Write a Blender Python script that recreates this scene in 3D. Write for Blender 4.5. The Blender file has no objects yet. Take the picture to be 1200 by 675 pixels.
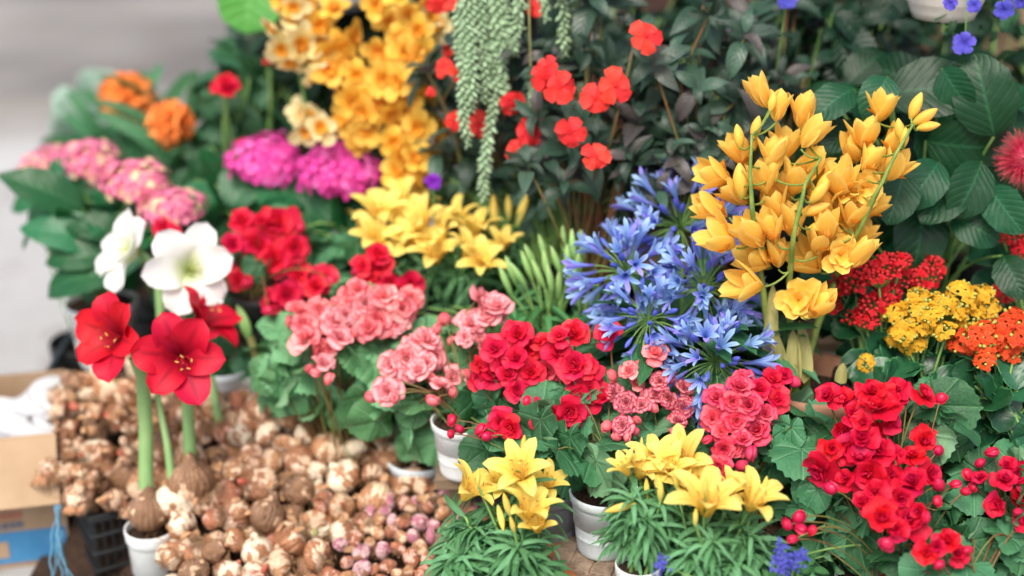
import bpy, math, numpy as np
from mathutils import Matrix, Vector
PI = math.pi
sc = bpy.context.scene
col = sc.collection
np.seterr(all='ignore')

# ------------------------------------------------------------------ camera frame
H = 1.5; PITCH = math.radians(22); FPX = 50 / 36 * 1200
cam_pos = np.array([0, 0, H])
cf = np.array([0, math.cos(PITCH), -math.sin(PITCH)])
cu = np.array([0, math.sin(PITCH), math.cos(PITCH)])
cr = np.array([1.0, 0, 0])
UP = np.array([0, 0, 1.0])

def ray(px, py):
    return cf + (px - 600) / FPX * cr - (py - 337.5) / FPX * cu
def P(px, py, d):
    """a point of the place, surveyed from the photograph: pixel plus distance in metres"""
    return cam_pos + d * ray(px, py)
def unit(v):
    v = np.asarray(v, float)
    return v / (np.linalg.norm(v) + 1e-9)
def tocam(p):
    return unit(cam_pos - p)
def lin(h):
    h = h.lstrip('#'); c = [int(h[i:i + 2], 16) / 255 for i in (0, 2, 4)]
    return tuple(x / 12.92 if x <= .04045 else ((x + .055) / 1.055) ** 2.4 for x in c) + (1,)

# ------------------------------------------------------------------ mesh collecting
class MB:
    def __init__(s): s.V = []; s.F = []; s.U = []; s.R = []; s.M = []; s.n = 0
    def add(s, T, R=None, p=(0, 0, 0), sc=1.0, rnd=.5, mat=0):
        v, f, uv = T
        w = v * sc
        if R is not None: w = w @ R.T
        s.V.append(w + np.asarray(p)); s.F.append(f + s.n); s.U.append(uv)
        s.R.append(np.full(len(v), rnd)); s.M.append(np.full(len(f), mat, int)); s.n += len(v)
        return s
    def mesh(s, name, mats, origin=(0, 0, 0), smooth=True):
        V = np.concatenate(s.V) - np.asarray(origin); F = np.concatenate(s.F); U = np.concatenate(s.U)
        R = np.concatenate(s.R); Mi = np.concatenate(s.M)
        me = bpy.data.meshes.new(name)
        me.vertices.add(len(V)); me.vertices.foreach_set('co', V.ravel().astype(np.float32))
        k = len(F); me.loops.add(k * 4); me.polygons.add(k)
        me.polygons.foreach_set('loop_start', np.arange(k) * 4)
        me.loops.foreach_set('vertex_index', F.ravel().astype(np.int32))
        me.polygons.foreach_set('material_index', Mi.astype(np.int32))
        me.polygons.foreach_set('use_smooth', np.full(k, smooth))
        l = me.uv_layers.new(name='UVMap'); l.data.foreach_set('uv', U[F.ravel()].ravel().astype(np.float32))
        a = me.attributes.new('rnd', 'FLOAT', 'POINT'); a.data.foreach_set('value', R.astype(np.float32))
        for m in (mats if isinstance(mats, (list, tuple)) else [mats]): me.materials.append(m)
        me.update(calc_edges=True)
        return me

def grid_faces(a, b, wrap=False):
    i = np.arange(a - 1)[:, None]; j = np.arange(b if wrap else b - 1)[None, :]; j2 = (j + 1) % b
    return np.stack([i * b + j, i * b + j2, (i + 1) * b + j2, (i + 1) * b + j], -1).reshape(-1, 4)

def prof(a, b, lo=0.0):
    t0 = np.linspace(0, 1, 400); m = (t0 ** a * (1 - t0) ** b).max()
    return lambda t: np.maximum(t ** a * (1 - t) ** b / m, lo * (1 - t))

def blade(n, m, L, W, pf, b0=0, bend=0, p=1.0, cup=0, fold=0, ruf=0, rf=2, ph=0, tooth=0, nt=0, notch=0, twist=0, off=0):
    """petal or leaf: x across, y along, z the upper side"""
    t = np.linspace(0, 1, n + 1); s = np.linspace(-1, 1, m + 1)
    th = b0 + bend * t ** p
    tm = (th[1:] + th[:-1]) / 2
    y = np.concatenate([[0], np.cumsum(np.cos(tm))]) * L / n + off * math.cos(b0)
    z = np.concatenate([[0], np.cumsum(np.sin(tm))]) * L / n + off * math.sin(b0)
    w = W / 2 * pf(t)
    if tooth: w = w * (1 + tooth * (((t * nt) % 1) - .5) * (t > .04) * (t < .98))
    X = w[:, None] * s[None]
    o = cup * w[:, None] * s[None] ** 2 + fold * w[:, None] * np.abs(s[None]) \
        + ruf * W * np.abs(s[None]) ** 1.5 * np.sin(rf * 2 * PI * t[:, None] + ph + s[None] * 1.3) * np.minimum(1, t[:, None] * 3)
    Y = y[:, None] - np.sin(th)[:, None] * o - notch * L * (1 - np.abs(s[None])) ** 1.5 * t[:, None] ** 8
    Z = z[:, None] + np.cos(th)[:, None] * o
    if twist:
        a = twist * t[:, None]; xc = X; Zr = Z - z[:, None]
        X = xc * np.cos(a) - Zr * np.sin(a); Z = z[:, None] + xc * np.sin(a) + Zr * np.cos(a)
    V = np.stack([X, Y * np.ones_like(X), Z], -1).reshape(-1, 3)
    uv = np.stack([np.broadcast_to(s * .5 + .5, X.shape), np.broadcast_to(t[:, None], X.shape)], -1).reshape(-1, 2)
    return V, grid_faces(n + 1, m + 1), uv

def disc_leaf(seed, heart=True, teeth=11, tooth=.07, dome=-.16, ruf=.075, asym=.16, R0=1.0, rings=6, S=56):
    r = np.random.RandomState(seed); th = np.linspace(-PI, PI, S, endpoint=False)
    f = .52 + .48 * ((1 + np.cos(th)) / 2) ** .9
    f *= 1 + asym * np.sin(th)
    if heart: f *= 1 - .72 * np.exp(-((np.abs(th) - PI) / .22) ** 2)
    f *= 1 + tooth * (2 * np.abs(((th / (2 * PI) * teeth * 2) % 1) - .5) - .5) + .05 * np.sin(3 * th + r.rand() * 6)
    q = np.linspace(.03, 1, rings + 1)[:, None]
    X = q * f * np.sin(th) * R0; Y = q * f * np.cos(th) * R0
    ph = r.rand() * 6
    Z = dome * (q ** 2) * f + ruf * q ** 2 * np.sin(5 * th + ph) + ruf * .6 * q ** 2 * np.sin(2 * th + ph * 2) + .022 * q * np.abs(np.sin(th * 3.5)) + .12 * q * np.abs(np.sin(th / 2)) - .12 * q ** 3 * np.cos(th) ** 2 * (np.cos(th) > 0)
    V = np.stack([X, Y, Z], -1).reshape(-1, 3)
    uv = np.stack([X * .4 + .5, Y * .4 + .5], -1).reshape(-1, 2)
    fc = grid_faces(rings + 1, S, True)
    return V, fc, uv

def lathe(pr, seg=20, bump=None):
    pr = np.asarray(pr, float); th = np.linspace(0, 2 * PI, seg, endpoint=False)
    r = pr[:, 0][:, None] * np.ones((1, seg)); z = pr[:, 1][:, None] * np.ones((1, seg))
    if bump is not None: r = r * bump(th[None, :] + 0 * z, z)
    V = np.stack([r * np.cos(th), r * np.sin(th), z], -1).reshape(-1, 3)
    uv = np.stack([np.broadcast_to(th / (2 * PI), r.shape), np.broadcast_to(np.linspace(0, 1, len(pr))[:, None], r.shape)], -1).reshape(-1, 2)
    return V, grid_faces(len(pr), seg, True), uv

def ellipsoid(rx, ry, rz, rings=7, seg=10, zc=0, sharp=1.0):
    a = np.linspace(-PI / 2 + .06, PI / 2 - .06, rings)
    pr = np.stack([np.cos(a) ** sharp, np.sin(a)], -1)
    V, F, U = lathe(pr, seg); V = V * np.array([rx, ry, rz]) + np.array([0, 0, zc])
    return V, F, U

def tube(pts, rad, seg=6):
    pts = np.asarray(pts, float); k = len(pts); rad = np.broadcast_to(rad, (k,))
    d = np.gradient(pts, axis=0); d /= np.linalg.norm(d, axis=1)[:, None] + 1e-9
    ref = np.array([.31, .17, .93]) if abs(d[0] @ np.array([.31, .17, .93])) < .9 else np.array([1., 0, 0])
    a = np.cross(d, ref); a /= np.linalg.norm(a, axis=1)[:, None] + 1e-9; b = np.cross(d, a)
    th = np.linspace(0, 2 * PI, seg, endpoint=False)
    V = pts[:, None] + rad[:, None, None] * (np.cos(th)[None, :, None] * a[:, None] + np.sin(th)[None, :, None] * b[:, None])
    uv = np.stack([np.broadcast_to(th / 6.283, (k, seg)), np.broadcast_to(np.linspace(0, 1, k)[:, None], (k, seg))], -1).reshape(-1, 2)
    return V.reshape(-1, 3), grid_faces(k, seg, True), uv

def curve(p0, p1, sag=(0, 0, 0), n=8, wob=0, rs=None):
    t = np.linspace(0, 1, n)[:, None]; p0 = np.asarray(p0); p1 = np.asarray(p1)
    q = p0 + (p1 - p0) * t + np.asarray(sag) * (4 * t * (1 - t))
    if wob: q[1:-1] += rs.randn(n - 2, 3) * wob
    return q

def box(sx, sy, sz, c=(0, 0, 0), bev=0.0):
    """box with chamfered edges"""
    V = []; h = np.array([sx, sy, sz]) / 2; b = min(bev, h.min() * .9)
    if b <= 0:
        V = np.array([[x, y, z] for x in (-1, 1) for y in (-1, 1) for z in (-1, 1)], float) * h
        F = np.array([[0, 1, 3, 2], [4, 6, 7, 5], [0, 4, 5, 1], [2, 3, 7, 6], [0, 2, 6, 4], [1, 5, 7, 3]])
        # separate faces so shading stays crisp
        V = V[F.ravel()]; F = np.arange(24).reshape(6, 4)
    else:
        z = [-h[2], -h[2] + b, h[2] - b, h[2]]; rows = []
        for k, zz in enumerate(z):
            i = b if k in (0, 3) else 0
            x, y = h[0] - i, h[1] - i; c2 = b * .7
            rows.append([[x, -y + c2, zz], [x, y - c2, zz], [x - c2, y, zz], [-x + c2, y, zz], [-x, y - c2, zz], [-x, -y + c2, zz], [-x + c2, -y, zz], [x - c2, -y, zz]])
        V = np.array(rows).reshape(-1, 3); F = [list(f) for f in grid_faces(4, 8, True)]
        for o, rev in ((0, 1), (24, 0)):
            q = [[o, o + 1, o + 2, o + 3], [o + 3, o + 4, o + 7, o], [o + 4, o + 5, o + 6, o + 7]]
            F += [x[::-1] if rev else x for x in q]
        F = np.array(F); V = V[F.ravel()]; F = np.arange(len(V)).reshape(-1, 4)
    uv = np.tile(np.array([[0, 0], [1, 0], [1, 1], [0, 1]], float), (len(F), 1))
    return V + np.asarray(c), F, uv

def basis(along, normal):
    y = unit(along); z = np.asarray(normal, float); z = z - y * (z @ y)
    if np.linalg.norm(z) < 1e-4: z = np.cross(y, [.3, .5, .8])
    z = unit(z); x = np.cross(y, z)
    return np.stack([x, y, z], 1)
def zbasis(axis, roll=0):
    z = unit(axis); r = np.array([0, 0, 1.]) if abs(z[2]) < .95 else np.array([0, 1., 0])
    x = unit(np.cross(r, z)); y = np.cross(z, x)
    c, s = math.cos(roll), math.sin(roll)
    return np.stack([x * c + y * s, -x * s + y * c, z], 1)
def rz(a):
    c, s = math.cos(a), math.sin(a); return np.array([[c, -s, 0], [s, c, 0], [0, 0, 1.]])

# ------------------------------------------------------------------ objects
def tag(o, label=None, cat=None, group=None, kind=None):
    for k, v in (('label', label), ('category', cat), ('group', group), ('kind', kind)):
        if v: o[k] = v
    return o
def thing(name, loc, label, cat, group=None):
    o = bpy.data.objects.new(name, None); col.objects.link(o); o.location = Vector(loc); o.empty_display_size = .05
    return tag(o, label, cat, group)
def put(name, me, parent=None, loc=(0, 0, 0), R=None, s=1.0, label=None):
    """one object; loc in the world, parents are only moved, never turned"""
    o = bpy.data.objects.new(name, me); col.objects.link(o)
    w = np.asarray(loc, float)
    if parent is not None:
        o.parent = parent; q = parent; base = np.zeros(3)
        while q is not None: base = base + np.array(q.location); q = q.parent
        w = w - base
    o.location = Vector(w)
    if R is not None: o.rotation_euler = Matrix(R.tolist()).to_euler()
    if s != 1.0: o.scale = (s, s, s) if np.isscalar(s) else s
    if label: o['label'] = label
    return o
def wmesh(name, mb, mats, parent=None, smooth=True, label=None):
    """mesh collected in world coordinates, linked under its parent"""
    base = np.zeros(3); q = parent
    while q is not None: base = base + np.array(q.location); q = q.parent
    o = bpy.data.objects.new(name, mb.mesh(name, mats, base, smooth)); col.objects.link(o)
    if parent is not None: o.parent = parent
    if label: o['label'] = label
    return o

# ------------------------------------------------------------------ materials
class NG:
    def __init__(s, name):
        s.mat = bpy.data.materials.new(name); s.mat.use_nodes = True; s.nt = s.mat.node_tree; s.nt.nodes.clear()
        s.out = s.nt.nodes.new('ShaderNodeOutputMaterial')
    def n(s, t, **k):
        x = s.nt.nodes.new(t)
        for a, b in k.items(): setattr(x, a, b)
        return x
    def set(s, sock, v):
        if v is None: return
        if isinstance(v, bpy.types.NodeSocket): s.nt.links.new(v, sock)
        else: sock.default_value = v
    def m(s, op, a, b=None, c=None, clamp=False):
        x = s.n('ShaderNodeMath', operation=op, use_clamp=clamp)
        for i, v in enumerate((a, b, c)): s.set(x.inputs[i], v)
        return x.outputs[0]
    def mix(s, f, a, b, blend='MIX'):
        x = s.n('ShaderNodeMix', data_type='RGBA', blend_type=blend); s.set(x.inputs[0], f); s.set(x.inputs[6], a); s.set(x.inputs[7], b)
        return x.outputs[2]
    def ramp(s, f, stops, interp='LINEAR'):
        x = s.n('ShaderNodeValToRGB'); x.color_ramp.interpolation = interp; e = x.color_ramp.elements
        while len(e) < len(stops): e.new(.5)
        for i, (p, c) in enumerate(stops): e[i].position = p; e[i].color = c if len(c) == 4 else (*c, 1)
        s.set(x.inputs[0], f); return x.outputs[0]
    def sm(s, v, lo, hi):
        x = s.n('ShaderNodeMapRange', interpolation_type='SMOOTHSTEP'); s.set(x.inputs[0], v); s.set(x.inputs[1], lo); s.set(x.inputs[2], hi); return x.outputs[0]
    def noise(s, vec, scale, detail=3, rough=.6):
        x = s.n('ShaderNodeTexNoise'); s.set(x.inputs['Vector'], vec); s.set(x.inputs['Scale'], scale); s.set(x.inputs['Detail'], detail); s.set(x.inputs['Roughness'], rough); return x.outputs[0]
    def xyz(s, a, b, c):
        x = s.n('ShaderNodeCombineXYZ')
        for i, v in enumerate((a, b, c)): s.set(x.inputs[i], v)
        return x.outputs[0]
    def uv(s):
        x = s.n('ShaderNodeUVMap', uv_map='UVMap'); y = s.n('ShaderNodeSeparateXYZ'); s.nt.links.new(x.outputs[0], y.inputs[0]); return y.outputs[0], y.outputs[1]
    def obj(s): return s.n('ShaderNodeTexCoord').outputs['Object']
    def rnd(s): return s.n('ShaderNodeAttribute', attribute_name='rnd').outputs['Fac']
    def orand(s): return s.n('ShaderNodeObjectInfo').outputs['Random']
    def hsv(s, c, h=.5, sa=1.0, v=1.0):
        x = s.n('ShaderNodeHueSaturation'); s.set(x.inputs['Hue'], h); s.set(x.inputs['Saturation'], sa); s.set(x.inputs['Value'], v); s.set(x.inputs['Color'], c); return x.outputs[0]
    def bump(s, h, dist, strength=1.0):
        x = s.n('ShaderNodeBump'); s.set(x.inputs['Height'], h); s.set(x.inputs['Distance'], dist); s.set(x.inputs['Strength'], strength); return x.outputs[0]
    def done(s, c, rough=.5, spec=.4, normal=None, trans=0, metal=0, tcol=None, coat=0, sheen=0):
        p = s.n('ShaderNodeBsdfPrincipled'); s.set(p.inputs['Base Color'], c); s.set(p.inputs['Roughness'], rough); s.set(p.inputs['Specular IOR Level'], spec); s.set(p.inputs['Metallic'], metal)
        if coat: s.set(p.inputs['Coat Weight'], coat); s.set(p.inputs['Coat Roughness'], .25)
        if sheen: s.set(p.inputs['Sheen Weight'], sheen)
        if normal is not None: s.set(p.inputs['Normal'], normal)
        o = p.outputs[0]
        if trans:
            t = s.n('ShaderNodeBsdfTranslucent'); s.set(t.inputs['Color'], tcol if tcol is not None else c)
            if normal is not None: s.set(t.inputs['Normal'], normal)
            x = s.n('ShaderNodeMixShader'); s.set(x.inputs[0], trans); s.nt.links.new(o, x.inputs[1]); s.nt.links.new(t.outputs[0], x.inputs[2]); o = x.outputs[0]
        s.nt.links.new(o, s.out.inputs[0]); return s.mat

def mat_petal(name, stops, edge=None, edge_w=.25, streak=.16, var=.25, hue=.02, rough=.5, trans=.3, mid=None, spec=.25, sat=1.0, alt=None):
    g = NG(name); u, v = g.uv(); r = g.rnd(); orr = g.orand()
    c = g.ramp(v, [(p, lin(h)) for p, h in stops])
    e = g.m('MULTIPLY', g.m('ABSOLUTE', g.m('SUBTRACT', u, .5)), 2)
    if edge:
        mx = g.m('MAXIMUM', e, g.m('POWER', v, 1.5)); c = g.mix(g.sm(mx, 1 - edge_w * 1.6, 1.0), c, lin(edge))
    if alt: c = g.mix(g.m('MULTIPLY', g.sm(r, .55, .9), .9), c, lin(alt))
    if mid:
        c = g.mix(g.m('MULTIPLY', g.sm(e, .22, .02), g.sm(v, 1.0, .55)), c, lin(mid))
    st = g.noise(g.xyz(g.m('MULTIPLY', u, 22), g.m('MULTIPLY', v, 2.2), g.m('MULTIPLY', r, 40)), 1.0, 2)
    rr = g.m('ADD', g.m('MULTIPLY', r, .6), g.m('MULTIPLY', orr, .4))
    val = g.m('ADD', g.m('MULTIPLY', g.m('SUBTRACT', st, .5), streak * 2), g.m('ADD', 1 - var / 2, g.m('MULTIPLY', rr, var)))
    c = g.hsv(c, g.m('ADD', .5 - hue * .8, g.m('MULTIPLY', rr, hue)), sat, val)
    return g.done(c, rough, spec, g.bump(st, .002, .35), trans)

def mat_leaf(name, dark, light, vein=None, mode='pinnate', nv=9, slope=.9, rough=.42, trans=.18, var=.5, spec=.35, vs=.5, back=None, bumpd=.004, edge=None, alt=None):
    g = NG(name); u, v = g.uv(); r = g.rnd(); o = g.obj()
    n = g.noise(o, 35, 3)
    c = g.mix(g.m('ADD', g.m('MULTIPLY', n, .55), g.m('MULTIPLY', r, .45)), lin(dark), lin(light))
    if alt: c = g.mix(g.m('MULTIPLY', g.sm(r, .72, .9), .8), c, lin(alt))
    h = n
    if mode == 'pinnate':
        e = g.m('MULTIPLY', g.m('ABSOLUTE', g.m('SUBTRACT', u, .5)), 2)
        s = g.m('ABSOLUTE', g.m('SINE', g.m('MULTIPLY', g.m('SUBTRACT', g.m('MULTIPLY', v, nv), g.m('MULTIPLY', e, slope)), PI)))
        vm = g.m('MAXIMUM', g.m('MULTIPLY', g.sm(s, .20, .02), .7), g.sm(e, .085, .02))
        h = g.m('ADD', g.m('MULTIPLY', g.sm(s, 0, .9), .5), g.m('MULTIPLY', g.noise(o, 120, 2), .6))
    elif mode == 'palmate':
        x = g.m('SUBTRACT', u, .5); y = g.m('SUBTRACT', v, .5)
        a = g.m('ARCTAN2', x, y); rad = g.m('SQRT', g.m('ADD', g.m('MULTIPLY', x, x), g.m('MULTIPLY', y, y)))
        s = g.m('MULTIPLY', g.m('ABSOLUTE', g.m('SINE', g.m('MULTIPLY', a, 3.5))), g.m('ADD', rad, .02))
        vm = g.sm(s, .036, .008)
        pk = g.noise(o, 150, 3, .7); c = g.mix(g.m('MULTIPLY', g.sm(pk, .4, .7), .35), c, lin(light)); c = g.mix(g.m('MULTIPLY', g.sm(rad, .25, .42), .30), c, lin(light)); h = g.m('ADD', g.m('MULTIPLY', g.sm(s, 0, .12), .5), g.m('MULTIPLY', pk, .9))
    else:
        e = g.m('MULTIPLY', g.m('ABSOLUTE', g.m('SUBTRACT', u, .5)), 2)
        s = g.m('ABSOLUTE', g.m('SINE', g.m('MULTIPLY', u, 24))); vm = g.m('MULTIPLY', g.sm(e, .2, .0), .7)
        h = g.m('MULTIPLY', s, .5)
    if vein: c = g.mix(g.m('MULTIPLY', vm, vs), c, lin(vein))
    if edge: c = g.mix(g.m('MULTIPLY', g.sm(e, .88, 1.0), .7), c, lin(edge))
    # small blemishes
    bl = g.sm(g.noise(o, 16, 4, .7), .67, .76)
    c = g.mix(g.m('MULTIPLY', bl, .35), c, lin('#8a8a4e'))
    c = g.hsv(c, g.m('ADD', .485, g.m('MULTIPLY', r, .03)), 1.0, g.m('ADD', 1 - var / 2, g.m('MULTIPLY', r, var)))
    if back:
        gi = g.n('ShaderNodeNewGeometry'); c = g.mix(gi.outputs['Backfacing'], c, lin(back))
    tc = g.hsv(c, .48, 1.15, 1.5)
    rg = g.m('ADD', rough - .08, g.m('MULTIPLY', n, .2))
    return g.done(c, rg, spec, g.bump(h, bumpd, .6), trans, tcol=tc)

def mat_plain(name, a, b=None, scale=20, rough=.6, spec=.3, bumpd=0, detail=4, trans=0, metal=0, var=.15, aniso=None, dirt=False):
    g = NG(name); o = g.obj()
    if aniso:
        mp = g.n('ShaderNodeMapping'); g.set(mp.inputs[0], o); mp.inputs['Scale'].default_value = aniso; o = mp.outputs[0]
    n = g.noise(o, scale, detail, .65)
    c = g.mix(g.sm(n, .3, .7), lin(a), lin(b or a))
    c = g.hsv(c, .5, 1, g.m('ADD', 1 - var / 2, g.m('MULTIPLY', g.rnd(), var)))
    if dirt:
        d1 = g.noise(o, 38, 5, .7); d2 = g.noise(o, 160, 3, .7)
        c = g.mix(g.m('MULTIPLY', g.sm(d1, .52, .75), .45), c, lin('8a7a64')); c = g.mix(g.m('MULTIPLY', g.sm(d2, .66, .74), .6), c, lin('5e4c3a'))
    return g.done(c, rough, spec, g.bump(n, bumpd, .8) if bumpd else None, trans, metal)
# ------------------------------------------------------------------ the materials
M = {}
M['red'] = mat_petal('red_begonia_petal', [(0, 'c40e24'), (.5, 'e01a2c'), (1, 'ea2c3c')], var=.3, trans=.3, alt='ea3c50')
M['redbud'] = mat_petal('red_bud', [(0, 'c41226'), (1, 'd82034')], var=.3, trans=.1, rough=.35, spec=.4)
M['crimson'] = mat_petal('crimson_petal', [(0, 'b80a20'), (.5, 'd01228'), (1, 'e01e38')], var=.32)
M['salmon'] = mat_petal('salmon_petal', [(0, 'e8565c'), (.5, 'f47e80'), (1, 'fba8a4')], edge='ea5e64', edge_w=.18, var=.28, hue=.01, alt='f8b4b0')
M['pink'] = mat_petal('pink_petal', [(0, 'ee7078'), (.5, 'f9aeb0'), (1, 'fed0d0')], edge='ee7880', edge_w=.2, var=.2, hue=.01)
M['rose'] = mat_petal('rose_edged_petal', [(0, 'e0707c'), (.5, 'f2a5a8'), (1, 'f0a0a4')], edge='c62440', edge_w=.26, var=.2)
M['coral'] = mat_petal('coral_petal', [(0, 'dc2a40'), (.5, 'ea4458'), (1, 'f26c7c')], edge='d82a46', edge_w=.18, var=.3, alt='f07484')
M['amared'] = mat_petal('amaryllis_red', [(0, '5e0410'), (.3, 'a00a1c'), (.55, 'cc1024'), (1, 'd6182c')], mid='a80a1c', var=.12, streak=.2, hue=.01)
M['amawhite'] = mat_petal('amaryllis_white', [(0, '9cb450'), (.22, 'd4dcae'), (.45, 'eeeee6'), (1, 'f0efec')], var=.06, streak=.06, hue=0)
M['lily'] = mat_petal('lily_yellow', [(0, 'eec044'), (.3, 'f6d65e'), (1, 'fae67e')], mid='f0cc50', var=.12, streak=.12, trans=.3, hue=.01)
M['lilybud'] = mat_petal('lily_bud', [(0, 'b4bc5c'), (.5, 'e8d064'), (1, 'e8cc54')], var=.25, trans=.1)
M['greenbud'] = mat_petal('lily_bud_green', [(0, '78ac5a'), (.6, '98c678'), (1, 'b2d488')], var=.25, trans=.1)
M['orchid'] = mat_petal('orchid_yellow', [(0, 'f4c444'), (.4, 'ffcc50'), (1, 'ffd45e')], edge='ffdc70', var=.14, streak=.16, trans=.35, hue=.01)
M['orchidbud'] = mat_petal('orchid_bud', [(0, 'c4b648'), (.35, 'eebc48'), (1, 'f2c65a')], var=.25, trans=.1)
M['orchidhang'] = mat_petal('orchid_hanging', [(0, 'eeae34'), (.4, 'f4c248'), (1, 'f8d05c')], var=.28, streak=.1, hue=.012)
M['orchidpale'] = mat_petal('orchid_pale', [(0, 'e6c468'), (.4, 'f0de98'), (1, 'f4e8b4')], var=.2, streak=.1, hue=.0)
M['lip'] = mat_petal('orchid_lip', [(0, 'e09424'), (1, 'f0b03a')], var=.2)
M['agapa'] = mat_petal('agapanthus_blue', [(0, '8274d0'), (.35, '869ae8'), (1, 'b0c6fa')], mid='6474d8', var=.45, hue=.06, streak=.25, trans=.3, alt='9a8ce8')
M['agabud'] = mat_petal('agapanthus_bud', [(0, '8090b0'), (.4, '6676d0'), (1, '5656c4')], var=.4, trans=.1)
M['impat'] = mat_petal('impatiens_red', [(0, 'd82a22'), (.3, 'ee4434'), (1, 'f24c3a')], var=.2, streak=.12, hue=.01)
M['clivia'] = mat_petal('clivia_orange', [(0, 'ffe29a'), (.3, 'ffb060'), (1, 'ff9444')], var=.1, hue=.005, trans=.2)
M['hydpink'] = mat_petal('hydrangea_pink', [(0, 'f4e0b4'), (.3, 'f286aa'), (1, 'f0709c')], var=.35, hue=.012, alt='f6dcae')
M['hydmag'] = mat_petal('hydrangea_magenta', [(0, 'ecaacc'), (.25, 'ec4aa0'), (1, 'e83c98')], var=.4, hue=.03, alt='ea78c0')
M['kalred'] = mat_petal('kalanchoe_red', [(0, 'b80e1c'), (1, 'e01c2a')], var=.3, hue=.0, trans=.15)
M['kalyel'] = mat_petal('kalanchoe_yellow', [(0, 'e4aa24'), (1, 'f2c63c')], var=.22, hue=.01)
M['kalor'] = mat_petal('kalanchoe_orange', [(0, 'e24c22'), (1, 'f0682e')], var=.3, hue=.01)
M['kalbudr'] = mat_petal('kalanchoe_bud_red', [(0, 'a83030'), (1, 'cc2a30')], var=.35, trans=.0, rough=.35, hue=.0)
M['kalbudg'] = mat_petal('kalanchoe_bud_green', [(0, '8aa050'), (1, 'bcb856')], var=.4, trans=.05)
M['puff'] = mat_petal('powder_puff', [(0, 'b8142c'), (.7, 'd83448'), (1, 'e86a70')], var=.4)
M['petunia'] = mat_petal('petunia_violet', [(0, '4a3aa0'), (.4, '5f50c8'), (1, '7868d8')], var=.3)
M['purple'] = mat_petal('purple_petal', [(0, '6a10a0'), (1, '9a28cc')], var=.3)
M['lobelia'] = mat_petal('lobelia_blue', [(0, '6a60c8'), (1, '5a5ac8')], var=.4)
M['stamen'] = mat_plain('stamen', 'eed07a', 'e0bc5c', 60, rough=.6)
M['anther'] = mat_plain('anther', 'd0843c', 'b86a28', 60, rough=.8)
M['green_stamen'] = mat_plain('throat', 'c8d080', 'a8b860', 60, rough=.6)

M['beg'] = mat_leaf('begonia_leaf', '1e4a34', '4e8a5a', vein='74a47a', mode='palmate', rough=.46, vs=.5, back='6f9a72')
M['beglt'] = mat_leaf('begonia_leaf_light', '3c744a', '76ae78', vein='9cc898', mode='palmate', rough=.46, vs=.45, back='80aa80')
M['hydleaf'] = mat_leaf('hydrangea_leaf', '0a301a', '174e2a', vein='34704a', mode='pinnate', nv=8, slope=2.6, rough=.42, vs=.45, bumpd=.0016, back='2f6a42', var=.7)
M['hydlight'] = mat_leaf('hydrangea_leaf_light', '164a2a', '2a6a3c', vein='4e8a5a', mode='pinnate', nv=8, slope=2.6, rough=.34, vs=.4, bumpd=.0016, back='2f6a42')
M['shrub'] = mat_leaf('shrub_leaf', '1e4028', '3a6a42', vein='5a8a5c', nv=8, slope=1.6, rough=.4, vs=.4)
M['darkshrub'] = mat_leaf('dark_shrub_leaf', '0a2014', '183a24', vein='2c5236', nv=8, slope=1.6, rough=.35, vs=.4)  # leaf colour darkened to put shade into the gaps behind the plants
M['impleaf'] = mat_leaf('bronze_leaf', '1c3026', '466a52', alt='46363a', vein='2c2024', nv=8, slope=2.2, rough=.36, vs=.6, bumpd=.0015, back='54444c', spec=.5, var=.8)
M['lilyleaf'] = mat_leaf('lily_leaf', '4a8a58', '80b880', vein='a0d09c', mode='strap', rough=.4, vs=.4)
M['grass'] = mat_leaf('narrow_leaf', '3a7c4a', '6cae68', vein='88c080', mode='strap', rough=.42, vs=.3)
M['strap'] = mat_leaf('strap_leaf', '2a5c3a', '46804e', vein='6a9a6a', mode='strap', rough=.34, vs=.3)
M['pale'] = mat_leaf('pale_leaf', '7c9a8a', 'a2b8a6', vein='b4c8b4', mode='strap', rough=.55, vs=.2)
M['bright'] = mat_leaf('bright_leaf', '4c9440', '6cb458', vein='90cc78', nv=8, slope=1.5, rough=.4, vs=.3, trans=.3)
M['kalleaf'] = mat_leaf('kalanchoe_leaf', '123c26', '245c36', vein='3c7a4c', nv=4, slope=1.2, rough=.34, vs=.12, edge='5a9a60', spec=.5, bumpd=.0008, trans=.08)
M['olive'] = mat_leaf('olive_leaf', '3a5c48', '6c8c74', vein='8aa48c', nv=7, slope=1.4, rough=.5, vs=.3)
M['sedum'] = mat_leaf('sedum_leaf', '93b68a', 'bcd4ac', mode='strap', rough=.55, trans=.1, var=.3)
M['stem'] = mat_plain('green_stem', '5c8a4a', '86a85c', 30, rough=.45)
M['redstem'] = mat_plain('reddish_stem', '7a4030', '6a7a40', 18, rough=.45)
M['stalk'] = mat_plain('amaryllis_stalk', '6f9a5c', '93b478', 12, rough=.4, aniso=(1, 1, .2))
M['dry'] = mat_plain('dry_sheath', 'a8a468', '7c7a44', 30, rough=.6, aniso=(1, 1, .2))

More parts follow.
